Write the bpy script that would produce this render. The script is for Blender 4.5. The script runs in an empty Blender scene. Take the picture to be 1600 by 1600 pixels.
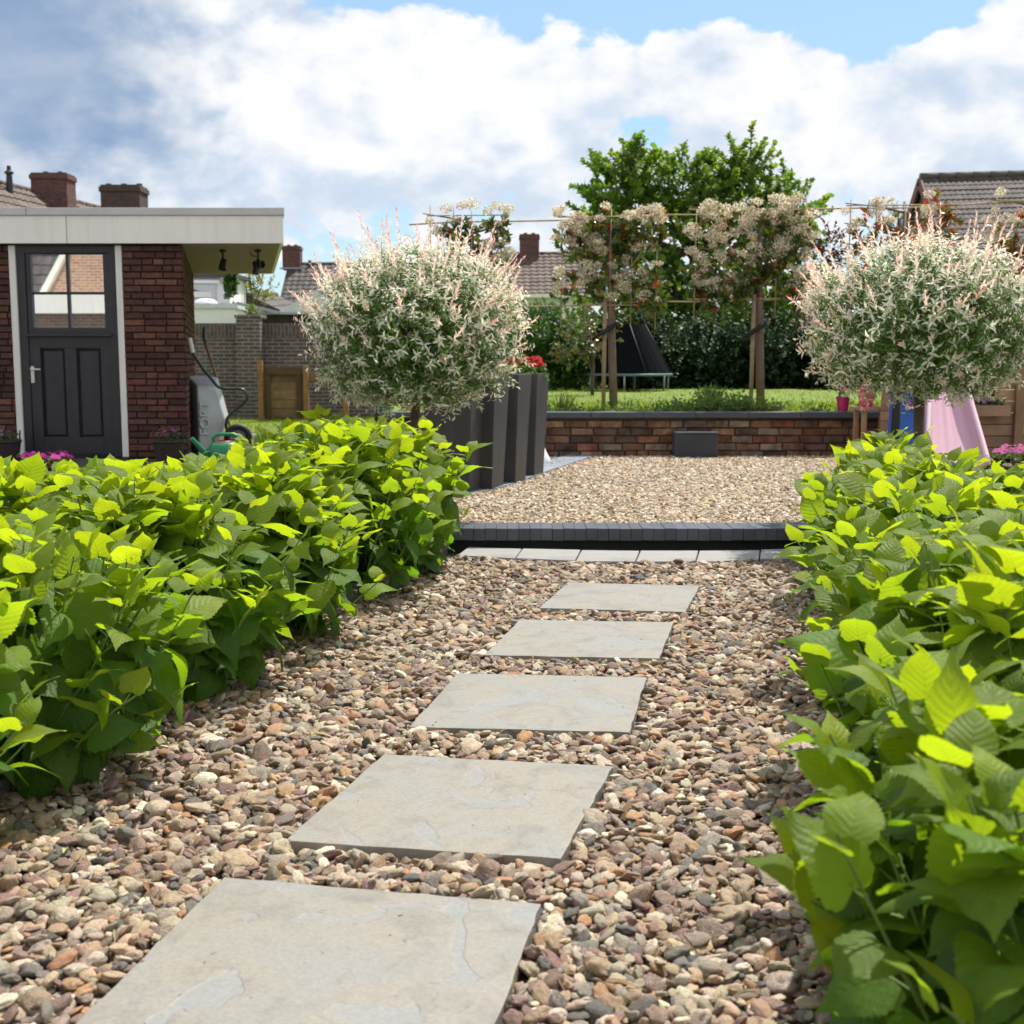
import bpy, bmesh, math, random
import numpy as np
from mathutils import Vector, Matrix

random.seed(7)
RNG = np.random.default_rng(7)
SC = bpy.context.scene
COL = SC.collection
R = math.radians
PI = math.pi

# ------------------------------------------------------------------ camera, sky, sun, exposure
FPX, HEYE = 1950.0, 1.02                      # focal length in pixels of the 1600 px photograph, eye height
PITCH = math.atan(240 / FPX)
cam_d = bpy.data.cameras.new('camera')
cam = bpy.data.objects.new('camera', cam_d)
COL.objects.link(cam)
cam.location = (0, 0, HEYE)
cam.rotation_euler = (PI / 2 - PITCH, 0, 0)
cam_d.sensor_width = 36
cam_d.lens = 36 * FPX / 1600
cam_d.clip_start = 0.05
cam_d.clip_end = 3000
cam_d.dof.use_dof = True
cam_d.dof.focus_distance = 4.2
cam_d.dof.aperture_fstop = 7.0
SC.camera = cam

SUN_AZ, SUN_EL = R(36), R(60)
sun_d = bpy.data.lights.new('sun', 'SUN')
sun = bpy.data.objects.new('sun', sun_d)
COL.objects.link(sun)
sun_d.energy = 4.2
sun_d.angle = R(0.5)
sun_d.color = (1.0, 0.955, 0.88)
sv = Vector((math.sin(SUN_AZ) * math.cos(SUN_EL), math.cos(SUN_AZ) * math.cos(SUN_EL), math.sin(SUN_EL)))
sun.rotation_euler = sv.to_track_quat('Z', 'Y').to_euler()
sun.location = sv * 60

SC.view_settings.view_transform = 'Standard'
SC.view_settings.look = 'None'
SC.view_settings.gamma = 1
SC.view_settings.exposure = 0.60
SC.render.engine = 'CYCLES'
SC.cycles.use_denoising = True
SC.cycles.max_bounces = 6
SC.cycles.diffuse_bounces = 3
SC.cycles.glossy_bounces = 3
SC.cycles.transmission_bounces = 4
SC.cycles.use_adaptive_sampling = True
SC.cycles.adaptive_threshold = 0.02
SC.cycles.sample_clamp_indirect = 6


class NT:
    """small helper for node trees"""
    def __init__(s, tree):
        s.t = tree
        s.n = tree.nodes
        s.l = tree.links

    def new(s, typ, **kw):
        nd = s.n.new(typ)
        for k, v in kw.items():
            setattr(nd, k, v)
        return nd

    def put(s, nd, sock, val):
        i = nd.inputs[sock]
        if isinstance(val, bpy.types.NodeSocket):
            s.l.new(val, i)
        elif val is not None:
            i.default_value = val

    def m(s, op, a, b=None, c=None, clamp=False):
        nd = s.new('ShaderNodeMath', operation=op, use_clamp=clamp)
        s.put(nd, 0, a)
        s.put(nd, 1, b)
        s.put(nd, 2, c)
        return nd.outputs[0]

    def vm(s, op, a, b=None):
        nd = s.new('ShaderNodeVectorMath', operation=op)
        s.put(nd, 0, a)
        s.put(nd, 1, b)
        return nd.outputs[0]

    def noise(s, vec, scale, detail=4, rough=.55, dist=0.0):
        nd = s.new('ShaderNodeTexNoise')
        s.put(nd, 'Vector', vec)
        s.put(nd, 'Scale', scale)
        s.put(nd, 'Detail', detail)
        s.put(nd, 'Roughness', rough)
        s.put(nd, 'Distortion', dist)
        return nd.outputs['Fac']

    def ramp(s, fac, lo, hi, a=0.0, b=1.0, smooth=True):
        nd = s.new('ShaderNodeMapRange', interpolation_type='SMOOTHSTEP' if smooth else 'LINEAR')
        for k, v in zip(range(5), (fac, lo, hi, a, b)):
            s.put(nd, k, v)
        return nd.outputs[0]

    def mix(s, fac, a, b, mode='MIX'):
        nd = s.new('ShaderNodeMix', data_type='RGBA', blend_type=mode)
        s.put(nd, 0, fac)
        for i, v in ((6, a), (7, b)):
            if isinstance(v, (tuple, list)) and len(v) == 3:
                v = (*v, 1)
            s.put(nd, i, v)
        return nd.outputs[2]


def build_world():
    w = bpy.data.worlds.new('World')
    SC.world = w
    w.use_nodes = True
    k = NT(w.node_tree)
    k.n.clear()
    out = k.new('ShaderNodeOutputWorld')
    bg = k.new('ShaderNodeBackground')
    k.put(bg, 'Strength', 0.1)
    sky = k.new('ShaderNodeTexSky', sky_type='NISHITA')
    sky.sun_disc = False
    sky.sun_elevation = SUN_EL
    sky.sun_rotation = SUN_AZ
    sky.air_density = 1.0
    sky.dust_density = 0.4
    tc = k.new('ShaderNodeTexCoord').outputs['Generated']
    sep = k.new('ShaderNodeSeparateXYZ')
    k.put(sep, 0, tc)
    x, y, z = sep.outputs
    U = k.m('ARCTAN2', x, y)
    V = z

    def blob(px, py, sx, sy, wgt):
        u = (px - 800) / FPX
        v = (560 - py) / FPX
        a = k.m('DIVIDE', k.m('SUBTRACT', U, u), sx / FPX)
        b = k.m('DIVIDE', k.m('SUBTRACT', V, v), sy / FPX)
        r2 = k.m('ADD', k.m('MULTIPLY', a, a), k.m('MULTIPLY', b, b))
        return k.m('MULTIPLY', k.m('EXPONENT', k.m('MULTIPLY', r2, -1.0)), wgt)

    def total(bl):
        t = blob(*bl[0])
        for b in bl[1:]:
            t = k.m('ADD', t, blob(*b))
        return t
    mp = k.new('ShaderNodeMapping')
    k.put(mp, 'Vector', tc)
    mp.inputs['Scale'].default_value = (1, 1, 1.5)
    mp.inputs['Location'].default_value = (3.1, 1.7, 0.4)
    v3 = mp.outputs[0]
    def billow(vec, sc, warp):
        # cauliflower heads: rounded cells, warped by noise
        wn = k.new('ShaderNodeTexNoise')
        k.put(wn, 'Vector', vec)
        k.put(wn, 'Scale', sc * .8)
        k.put(wn, 'Detail', 2.5)
        wv = k.new('ShaderNodeVectorMath', operation='SCALE')
        k.put(wv, 0, k.vm('SUBTRACT', wn.outputs['Color'], (.5, .5, .5)))
        k.put(wv, 'Scale', warp)
        vo = k.new('ShaderNodeTexVoronoi', feature='SMOOTH_F1')
        k.put(vo, 'Vector', k.vm('ADD', vec, wv.outputs[0]))
        k.put(vo, 'Scale', sc)
        k.put(vo, 'Smoothness', .3)
        return k.m('SUBTRACT', .48, vo.outputs['Distance'])

    def body(vec):
        a = k.noise(vec, 7.5, 5, 0.58, 0.25)
        b = k.noise(vec, 21, 4, 0.62, 0.2)
        c = k.m('ADD', k.m('MULTIPLY', billow(vec, 12, .09), .20), k.m('MULTIPLY', billow(vec, 29, .04), .15))
        return k.m('ADD', k.m('ADD', a, k.m('MULTIPLY', k.m('SUBTRACT', b, .5), .34)), c)
    n1 = body(v3)
    # the same heap seen a little towards the sun: the difference is its lit or shaded side
    relief = k.m('SUBTRACT', n1, body(k.vm('ADD', v3, (.012, .0, .026))))
    cover = total([(470, 110, 300, 110, .30), (760, 120, 170, 120, .16), (700, 250, 420, 110, .22), (1110, 120, 150, 85, .28),
                   (1540, 60, 110, 100, .26), (1420, 190, 260, 60, .22), (60, 200, 330, 190, .32), (1180, 300, 300, 90, .18),
                   (1090, -5, 420, 82, -.66), (1350, 70, 120, 55, -.42), (560, 25, 150, 34, -.30), (330, 10, 120, 40, -.02),
                   (1010, 225, 90, 35, -.26), (900, 300, 110, 30, -.18), (150, 20, 120, 30, .05), (1290, 250, 40, 40, -.1)])
    # extra unseen cloud added beside and behind, to brighten and neutralise the fill light
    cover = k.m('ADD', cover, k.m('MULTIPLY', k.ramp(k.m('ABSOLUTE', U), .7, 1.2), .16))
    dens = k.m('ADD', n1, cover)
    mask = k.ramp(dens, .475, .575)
    # shading of the clouds: thicker parts greyer, sunlit rims white
    mp2 = k.new('ShaderNodeMapping')
    k.put(mp2, 'Vector', tc)
    mp2.inputs['Scale'].default_value = (1, 1, 1.7)
    mp2.inputs['Location'].default_value = (3.13, 1.7, 0.47)
    n2 = k.noise(mp2.outputs[0], 6.0, 5, 0.55, 0.3)
    n2b = k.noise(mp2.outputs[0], 17.0, 4, 0.6, 0.2)
    n2 = k.m('ADD', n2, k.m('MULTIPLY', k.m('SUBTRACT', n2b, .5), .45))
    n2 = k.m('SUBTRACT', n2, k.m('MULTIPLY', relief, .95))
    dark = total([(690, 290, 130, 35, .10), (1095, 75, 110, 60, -.24), (1290, 180, 200, 60, -.05), (760, 310, 300, 70, .12),
                  (480, 130, 190, 90, -.12), (820, 120, 140, 90, -.10), (600, 220, 200, 60, -.04), (1520, 60, 100, 90, -.06), (900, 290, 160, 50, .05)])
    sh = k.m('MULTIPLY', k.ramp(k.m('ADD', n2, dark), .32, .80), .95)
    heavy = k.ramp(k.m('ADD', total([(70, 200, 270, 170, 1.0), (20, 60, 260, 110, .55), (200, 40, 160, 50, .3)]), k.m('MULTIPLY', k.m('SUBTRACT', n2, .5), .8)), .15, 1.0)
    cc = k.mix(sh, (6.65, 6.7, 6.8), (4.1, 4.85, 5.85))
    hv = k.m('MULTIPLY', heavy, k.ramp(k.noise(v3, 9, 4, .6, .3), .3, .7, .72, .96))
    cc = k.mix(hv, cc, (1.55, 2.4, 3.8))
    # thin veil keeps the open sky a pale cyan blue
    skyc = k.mix(.5, k.mix(1.0, sky.outputs[0], (1.0, 1.0, 1.0), 'MULTIPLY'), (2.9, 4.8, 6.6))
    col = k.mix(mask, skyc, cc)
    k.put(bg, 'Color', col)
    k.l.new(bg.outputs[0], out.inputs[0])


build_world()


# ------------------------------------------------------------------ measuring, meshes, objects
def ray(px, py):
    u = (px - 800) / FPX
    v = (800 - py) / FPX
    return u, math.cos(PITCH) + v * math.sin(PITCH), -math.sin(PITCH) + v * math.cos(PITCH)


def gnd(px, py, z=0.0):
    x, y, dz = ray(px, py)
    t = (z - HEYE) / dz
    return Vector((x * t, y * t, z))


def at(px, py, d):
    x, y, z = ray(px, py)
    t = d / y
    return Vector((x * t, d, HEYE + z * t))


ORG = {}


def tag(o, label=None, cat=None, group=None, kind=None):
    if label:
        o['label'] = label
    if cat:
        o['category'] = cat
    if group:
        o['group'] = group
    if kind:
        o['kind'] = kind
    return o


def thing(name, label, cat, loc, group=None):
    o = bpy.data.objects.new(name, None)
    o.empty_display_size = 0.1
    COL.objects.link(o)
    o.location = loc
    ORG[o.name] = Vector(loc)
    return tag(o, label, cat, group)


def org(o):
    return ORG.get(o.name, Vector((0, 0, 0)))


def link_mesh(name, me, mat, parent, loc):
    o = bpy.data.objects.new(name, me)
    COL.objects.link(o)
    if isinstance(mat, (list, tuple)):
        for m_ in mat:
            me.materials.append(m_)
    elif mat:
        me.materials.append(mat)
    if parent:
        o.parent = parent
        ORG[o.name] = org(parent)
    else:
        o.location = loc
        ORG[o.name] = Vector(loc)
    return o


class MB:
    """collects faces in world coordinates, then links them as one mesh object"""
    def __init__(s):
        s.v, s.f, s.c, s.mi = [], [], [], []

    def face(s, pts, col=(1, 1, 1), mi=0):
        i = len(s.v)
        s.v += [tuple(p) for p in pts]
        s.f.append(tuple(range(i, i + len(pts))))
        s.c.append(col)
        s.mi.append(mi)

    def faces(s, pts, idx, col=(1, 1, 1), mi=0):
        i = len(s.v)
        s.v += [tuple(p) for p in pts]
        for q in idx:
            s.f.append(tuple(i + j for j in q))
            s.c.append(col)
            s.mi.append(mi)

    def hexa(s, p, col=(1, 1, 1), mi=0):
        """eight corners: four of the bottom, four of the top, same order"""
        s.faces(p, [(3, 2, 1, 0), (4, 5, 6, 7), (0, 1, 5, 4), (1, 2, 6, 5), (2, 3, 7, 6), (3, 0, 4, 7)], col, mi)

    def box(s, c, d, rz=0, col=(1, 1, 1), mi=0):
        c = Vector(c)
        ca, sa = math.cos(rz), math.sin(rz)
        x, y, z = d[0] / 2, d[1] / 2, d[2] / 2
        P = []
        for k in (-z, z):
            for a, b in ((-x, -y), (x, -y), (x, y), (-x, y)):
                P.append(c + Vector((a * ca - b * sa, a * sa + b * ca, k)))
        s.hexa(P, col, mi)

    def slab(s, poly, z0, z1, col=(1, 1, 1), mi=0):
        n = len(poly)
        P = [(p[0], p[1], z0) for p in poly] + [(p[0], p[1], z1) for p in poly]
        s.faces(P, [tuple(range(n - 1, -1, -1)), tuple(range(n, 2 * n))] + [(i, (i + 1) % n, n + (i + 1) % n, n + i) for i in range(n)], col, mi)

    def bar(s, a, b, w, h=None, col=(1, 1, 1), mi=0, up=(0, 0, 1)):
        """square bar from a to b"""
        a, b = Vector(a), Vector(b)
        h = h or w
        d = (b - a).normalized()
        u = Vector(up)
        sd = d.cross(u)
        if sd.length < 1e-4:
            sd = d.cross(Vector((1, 0, 0)))
        sd.normalize()
        uu = sd.cross(d)
        P = []
        for q in (a, b):
            for i, j in ((-1, -1), (1, -1), (1, 1), (-1, 1)):
                P.append(q + sd * (i * w / 2) + uu * (j * h / 2))
        s.hexa(P, col, mi)

    def tube(s, pts, rad, n=8, col=(1, 1, 1), mi=0, cap=True):
        pts = [Vector(p) for p in pts]
        m_ = len(pts)
        rad = rad if isinstance(rad, (list, tuple)) else [rad] * m_
        P = []
        ref = None
        for i, p in enumerate(pts):
            d = (pts[min(i + 1, m_ - 1)] - pts[max(i - 1, 0)]).normalized()
            if ref is None:
                ref = d.cross(Vector((0, 0, 1)))
                if ref.length < .05:
                    ref = d.cross(Vector((1, 0, 0)))
            a = (ref - d * ref.dot(d)).normalized()
            ref = a
            b = d.cross(a)
            for j in range(n):
                t = 2 * PI * j / n
                P.append(p + (a * math.cos(t) + b * math.sin(t)) * rad[i])
        F = []
        for i in range(m_ - 1):
            for j in range(n):
                k = (j + 1) % n
                F.append((i * n + j, i * n + k, (i + 1) * n + k, (i + 1) * n + j))
        if cap:
            F.append(tuple(range(n - 1, -1, -1)))
            F.append(tuple((m_ - 1) * n + j for j in range(n)))
        s.faces(P, F, col, mi)

    def lathe(s, prof, c, n=20, col=(1, 1, 1), mi=0, axis=None):
        c = Vector(c)
        if axis is None:
            X, Y, Z = Vector((1, 0, 0)), Vector((0, 1, 0)), Vector((0, 0, 1))
        else:
            Z = Vector(axis).normalized()
            X = Z.cross(Vector((0, 0, 1)))
            if X.length < .01:
                X = Vector((1, 0, 0))
            X.normalize()
            Y = Z.cross(X)
        P = []
        for r, z in prof:
            for j in range(n):
                t = 2 * PI * j / n
                P.append(c + X * (r * math.cos(t)) + Y * (r * math.sin(t)) + Z * z)
        F = []
        for i in range(len(prof) - 1):
            for j in range(n):
                k = (j + 1) % n
                F.append((i * n + j, i * n + k, (i + 1) * n + k, (i + 1) * n + j))
        s.faces(P, F, col, mi)

    def ball(s, c, r, n=10, col=(1, 1, 1), mi=0, sz=1.0):
        s.lathe([(max(r * math.sin(PI * i / n), 1e-4), -r * sz * math.cos(PI * i / n)) for i in range(n + 1)], c, n * 2, col, mi)

    def build(s, name, mat, parent=None, smooth=False, bevel=0.0, loc=None, seg=2, autosmooth=None):
        V = np.array(s.v, dtype=np.float32)
        if parent is None and loc is None:
            loc = Vector((float((V[:, 0].min() + V[:, 0].max()) / 2), float((V[:, 1].min() + V[:, 1].max()) / 2), float(V[:, 2].min())))
        o_ = org(parent) if parent else Vector(loc)
        me = bpy.data.meshes.new(name)
        me.from_pydata([(a[0] - o_[0], a[1] - o_[1], a[2] - o_[2]) for a in s.v], [], s.f)
        at_ = me.attributes.new('col', 'FLOAT_COLOR', 'FACE')
        at_.data.foreach_set('color', np.array([(*c, 1) for c in s.c], dtype=np.float32).ravel())
        me.polygons.foreach_set('material_index', s.mi)
        if bevel:
            bm = bmesh.new()
            bm.from_mesh(me)
            bmesh.ops.remove_doubles(bm, verts=bm.verts, dist=1e-5)
            ed = [e for e in bm.edges if len(e.link_faces) == 2 and e.calc_face_angle(0) > .5]
            bmesh.ops.bevel(bm, geom=ed, offset=bevel, segments=seg, affect='EDGES', profile=.6, clamp_overlap=True)
            bm.to_mesh(me)
            bm.free()
        if smooth:
            me.polygons.foreach_set('use_smooth', [True] * len(me.polygons))
            if autosmooth:
                me.set_sharp_from_angle(angle=R(autosmooth))
        me.update()
        return link_mesh(name, me, mat, parent, loc)


def npmesh(name, V, F, mat, parent=None, facecol=None, uv=None, smooth=True, loc=None):
    """V (n,3) world, F (m,k); facecol (m,3); uv (m*k,2)"""
    if parent is None and loc is None:
        loc = Vector((float((V[:, 0].min() + V[:, 0].max()) / 2), float((V[:, 1].min() + V[:, 1].max()) / 2), float(V[:, 2].min())))
    o_ = org(parent) if parent else Vector(loc)
    V = (V - np.array(o_)).astype(np.float32)
    me = bpy.data.meshes.new(name)
    m_, k = F.shape
    me.vertices.add(len(V))
    me.vertices.foreach_set('co', V.ravel())
    me.loops.add(m_ * k)
    me.loops.foreach_set('vertex_index', F.astype(np.int32).ravel())
    me.polygons.add(m_)
    me.polygons.foreach_set('loop_start', np.arange(0, m_ * k, k, dtype=np.int32))
    me.polygons.foreach_set('loop_total', np.full(m_, k, dtype=np.int32))
    me.update(calc_edges=True)
    if facecol is not None:
        a = me.attributes.new('col', 'FLOAT_COLOR', 'FACE')
        a.data.foreach_set('color', np.hstack([facecol, np.ones((m_, 1))]).astype(np.float32).ravel())
    if uv is not None:
        l = me.uv_layers.new(name='UVMap')
        l.data.foreach_set('uv', uv.astype(np.float32).ravel())
    if smooth:
        me.polygons.foreach_set('use_smooth', np.ones(m_, dtype=bool))
    me.validate()
    return link_mesh(name, me, mat, parent, loc)


# ------------------------------------------------------------------ materials
MATS = {}


def mat(name, col=(.5, .5, .5), rough=.6, var=.18, scale=6, bump=0.0, bscale=60, attr=False, metal=0.0, spec=.4, col2=None, c2lo=.45, c2hi=.7, c2scale=3, coat=0.0, streak=0.0):
    if name in MATS:
        return MATS[name]
    m_ = bpy.data.materials.new(name)
    m_.use_nodes = True
    k = NT(m_.node_tree)
    p = k.n['Principled BSDF']
    tc = k.new('ShaderNodeTexCoord').outputs['Object']
    c = (*col, 1)
    if col2:
        c = k.mix(k.ramp(k.noise(tc, c2scale, 6, .6), c2lo, c2hi), col, col2)
    if attr:
        a = k.new('ShaderNodeAttribute', attribute_name='col').outputs['Color']
        c = k.mix(1.0, c, a, 'MULTIPLY')
    if var:
        f = k.ramp(k.noise(tc, scale, 6, .6), .25, .75, 1 - var, 1 + var, False)
        g = k.new('ShaderNodeCombineColor')
        for i in range(3):
            k.put(g, i, f)
        c = k.mix(1.0, c, g.outputs[0], 'MULTIPLY')
    if streak:
        mp = k.new('ShaderNodeMapping')
        k.put(mp, 'Vector', tc)
        mp.inputs['Scale'].default_value = (11, 11, .5)
        f = k.ramp(k.noise(mp.outputs[0], 1.6, 6, .7), .45, .8, 1.0, 1.0 - streak, False)
        g = k.new('ShaderNodeCombineColor')
        for i, q in enumerate((1.0, .985, .95)):
            k.put(g, i, k.m('MULTIPLY', f, q))
        c = k.mix(1.0, c, g.outputs[0], 'MULTIPLY')
    k.put(p, 'Base Color', c)
    k.put(p, 'Roughness', rough)
    k.put(p, 'Metallic', metal)
    k.put(p, 'Specular IOR Level', spec)
    k.put(p, 'Coat Weight', coat)
    if bump:
        b = k.new('ShaderNodeBump')
        b.inputs['Strength'].default_value = bump
        b.inputs['Distance'].default_value = .01
        k.put(b, 'Height', k.noise(tc, bscale, 6, .65))
        k.l.new(b.outputs[0], p.inputs['Normal'])
    MATS[name] = m_
    return m_


def brick_mat(name, c1, c2, mortar, bw=.215, bh=.065, ms=.012, swap=False, bump=.5):
    if name in MATS:
        return MATS[name]
    m_ = bpy.data.materials.new(name)
    m_.use_nodes = True
    k = NT(m_.node_tree)
    p = k.n['Principled BSDF']
    tc = k.new('ShaderNodeTexCoord').outputs['Object']
    sep = k.new('ShaderNodeSeparateXYZ')
    k.put(sep, 0, tc)
    cmb = k.new('ShaderNodeCombineXYZ')
    h = k.m('ADD', sep.outputs[0], sep.outputs[1])
    k.put(cmb, 0, sep.outputs[2] if swap else h)
    k.put(cmb, 1, h if swap else sep.outputs[2])
    wob = k.vm('ADD', cmb.outputs[0], k.vm('SCALE', k.new('ShaderNodeTexNoise').outputs['Color'], None))
    br = k.new('ShaderNodeTexBrick')
    k.put(br, 'Vector', cmb.outputs[0])
    k.put(br, 'Color1', (*c1, 1))
    k.put(br, 'Color2', (*c2, 1))
    k.put(br, 'Mortar', (*mortar, 1))
    k.put(br, 'Scale', 1.0)
    k.put(br, 'Mortar Size', ms)
    k.put(br, 'Mortar Smooth', .3)
    k.put(br, 'Bias', 0)
    k.put(br, 'Brick Width', bw)
    k.put(br, 'Row Height', bh)
    f = k.ramp(k.noise(tc, 9, 6, .7), .2, .8, .6, 1.4, False)
    g = k.new('ShaderNodeCombineColor')
    for i in range(3):
        k.put(g, i, f)
    k.put(p, 'Base Color', k.mix(1.0, br.outputs['Color'], g.outputs[0], 'MULTIPLY'))
    k.put(p, 'Roughness', .9)
    b = k.new('ShaderNodeBump')
    b.inputs['Strength'].default_value = bump
    b.inputs['Distance'].default_value = .012
    b.invert = True
    k.put(b, 'Height', k.m('ADD', br.outputs['Fac'], k.m('MULTIPLY', k.noise(tc, 70, 4, .6), .5)))
    k.l.new(b.outputs[0], p.inputs['Normal'])
    MATS[name] = m_
    return m_


def leaf_mat(name, trans=.5, tint=(1.5, 1.5, .5), rough=.45, veins=False, spec=.35, bump=.35):
    if name in MATS:
        return MATS[name]
    m_ = bpy.data.materials.new(name)
    m_.use_nodes = True
    k = NT(m_.node_tree)
    p = k.n['Principled BSDF']
    out = k.n['Material Output']
    a = k.new('ShaderNodeAttribute', attribute_name='col').outputs['Color']
    c = a
    nrm = None
    tcol = k.mix(1.0, a, tint, 'MULTIPLY')
    if veins:
        uv = k.new('ShaderNodeTexCoord').outputs['UV']
        sep = k.new('ShaderNodeSeparateXYZ')
        k.put(sep, 0, uv)
        s_ = k.m('ABSOLUTE', k.m('SUBTRACT', sep.outputs[0], .5))
        t_ = sep.outputs[1]
        # side veins leave the midrib and curve towards the tip
        q = k.m('MULTIPLY', k.m('SUBTRACT', t_, k.m('MULTIPLY', s_, .62)), 8.0)
        tri = k.m('ABSOLUTE', k.m('SUBTRACT', k.m('FRACT', q), .5))
        side = k.ramp(tri, .0, .11, 1.0, 0.0)
        mid = k.ramp(s_, .0, .022, 1.0, 0.0)
        vein = k.m('MAXIMUM', side, mid)
        net = k.new('ShaderNodeTexVoronoi', feature='DISTANCE_TO_EDGE')
        mpp = k.new('ShaderNodeMapping')
        k.put(mpp, 'Vector', uv)
        mpp.inputs['Scale'].default_value = (22, 30, 1)
        k.put(net, 'Vector', mpp.outputs[0])
        k.put(net, 'Scale', 1.0)
        nete = k.ramp(net.outputs['Distance'], 0, .12, 1, 0)
        c = k.mix(k.m('MULTIPLY', vein, .30), a, (.30, .42, .14))
        c = k.mix(k.m('MULTIPLY', nete, .12), c, (.2, .32, .08))
        blot = k.ramp(k.noise(uv, 5, 4, .6), .3, .75, .82, 1.12, False)
        g = k.new('ShaderNodeCombineColor')
        for i in range(3):
            k.put(g, i, blot)
        c = k.mix(1.0, c, g.outputs[0], 'MULTIPLY')
        tcol = k.mix(k.m('MULTIPLY', k.m('MAXIMUM', vein, k.m('MULTIPLY', nete, .35)), .38), tcol, (.16, .26, .012))
        b = k.new('ShaderNodeBump')
        b.inputs['Strength'].default_value = bump
        b.inputs['Distance'].default_value = .006
        hgt = k.m('SUBTRACT', k.m('MULTIPLY', tri, 1.6), k.m('ADD', k.m('MULTIPLY', mid, .8), k.m('MULTIPLY', nete, .25)))
        k.put(b, 'Height', hgt)
        nrm = b.outputs[0]
    k.put(p, 'Base Color', c)
    k.put(p, 'Roughness', rough)
    k.put(p, 'Specular IOR Level', spec)
    tr = k.new('ShaderNodeBsdfTranslucent')
    k.put(tr, 'Color', tcol)
    if nrm:
        k.l.new(nrm, p.inputs['Normal'])
        k.l.new(nrm, tr.inputs['Normal'])
    mx = k.new('ShaderNodeMixShader')
    mx.inputs[0].default_value = trans
    k.l.new(p.outputs[0], mx.inputs[1])
    k.l.new(tr.outputs[0], mx.inputs[2])
    k.l.new(mx.outputs[0], out.inputs[0])
    MATS[name] = m_
    return m_


M_HYD = leaf_mat('hydrangea_leaf', .56, (2.6, 2.3, .55), .48, True, .35, .30)
M_WIL = leaf_mat('willow_leaf', .5, (1.05, 1.05, .95), .5)
M_TREE = leaf_mat('tree_leaf', .48, (1.9, 1.85, .6), .5)
M_DARKLEAF = leaf_mat('evergreen_leaf', .25, (1.3, 1.4, .5), .55, spec=.25)
M_PHOT = leaf_mat('photinia_leaf', .35, (1.6, 1.3, .6), .32, spec=.6)
M_PETAL = leaf_mat('petal', .5, (1.05, 1.0, .95), .7, spec=.2)
M_GRASS = leaf_mat('grass_blade', .45, (1.7, 1.6, .5), .5)

M_STEM = mat('green_stem', (.16, .24, .06), .6, .2, 20)
M_BARK = mat('bark', (.12, .085, .06), .9, .35, 14, .8, 50)
M_PALEBARK = mat('weathered_stake', (.30, .22, .14), .85, .3, 20, .5, 60)
M_BAMBOO = mat('bamboo', (.42, .31, .17), .6, .25, 12)
M_BLACKRUB = mat('black_rubber', (.012, .012, .013), .6, .2, 20)
M_SOIL = mat('soil', (.035, .025, .018), 1, .4, 18, 1, 40)
M_WHITE = mat('white_paint', (.80, .78, .73), .5, .05, 3, streak=.2)
M_FASCIA = mat('fascia_board', (.90, .88, .83), .45, .05, 2.2, .1, 6, streak=.12)
M_ALU = mat('roof_trim', (.55, .55, .53), .4, .1, 4, metal=.3)
M_DOOR = mat('door_paint', (.028, .029, .037), .35, .2, 8, .12, 90, spec=.5, streak=-.35)
M_TILE = mat('roof_tile', (.105, .075, .058), .75, .35, 3.5, .3, 30, attr=True)
M_TILEGREY = mat('roof_tile_grey', (.085, .07, .064), .75, .3, 3.5, .3, 30, attr=True)
M_CHIM = brick_mat('chimney_brick', (.17, .06, .04), (.10, .035, .028), (.10, .08, .07))
M_WALLBR = brick_mat('garden_wall_brick', (.13, .095, .085), (.085, .06, .055), (.24, .21, .19))
M_WALLSOL = brick_mat('soldier_brick', (.12, .085, .075), (.085, .06, .055), (.16, .14, .12), swap=True)
M_ORBRICK = brick_mat('orange_brick', (.42, .20, .10), (.28, .13, .075), (.42, .36, .28), .22, .075, .014)
M_SHEDBR = mat('shed_brick', (1, 1, 1), .92, .35, 22, .9, 55, attr=True, spec=.2)
M_MORTAR = mat('dark_mortar', (.055, .042, .036), 1, .3, 20, .5, 60, spec=.1)
M_OLDBR = mat('old_brick', (1, 1, 1), .92, .4, 16, .9, 45, attr=True, spec=.2, col2=(.55, .50, .45), c2scale=7)
M_OLDMORT = mat('old_mortar', (.12, .10, .08), 1, .3, 20, .5, 60)
M_COPE = mat('bluestone_coping', (.062, .068, .078), .6, .25, 6, .3, 50)
M_KERB = mat('kerb_brick', (.075, .083, .098), .5, .22, 5, .4, 60, attr=True)
M_RISER = mat('riser', (.014, .014, .015), .75, .3, 8, .3, 40)
M_CONC = mat('old_concrete', (.17, .16, .14), .9, .3, 6, .6, 40)
M_PAVER = mat('grey_paver', (.30, .29, .275), .75, .18, 4, .3, 60, col2=(.20, .195, .19))
M_PLANTER = mat('planter_fibre', (.052, .052, .056), .55, .22, 3, .25, 30, col2=(.038, .039, .042), c2scale=1.5, streak=-.55)
M_GLASSDARK = mat('dark_pane', (.01, .012, .014), .06, 0, spec=.8)
M_PLASTIC_W = mat('white_plastic', (.78, .78, .78), .4, .04)
M_RENDER = mat('white_render', (.80, .79, .77), .8, .07, 2)
M_WOODNEW = mat('playhouse_wood', (.34, .20, .115), .65, .25, 5, .3, 50, attr=True)
M_WOODOLD = mat('weathered_wood', (.21, .125, .06), .8, .35, 7, .4, 50, attr=True)


def mirror_glass():
    m_ = bpy.data.materials.new('door_glass')
    m_.use_nodes = True
    k = NT(m_.node_tree)
    p = k.n['Principled BSDF']
    k.put(p, 'Base Color', (.72, .74, .76, 1))
    k.put(p, 'Metallic', .92)
    k.put(p, 'Roughness', .015)
    return m_


M_MIRROR = mirror_glass()


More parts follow.
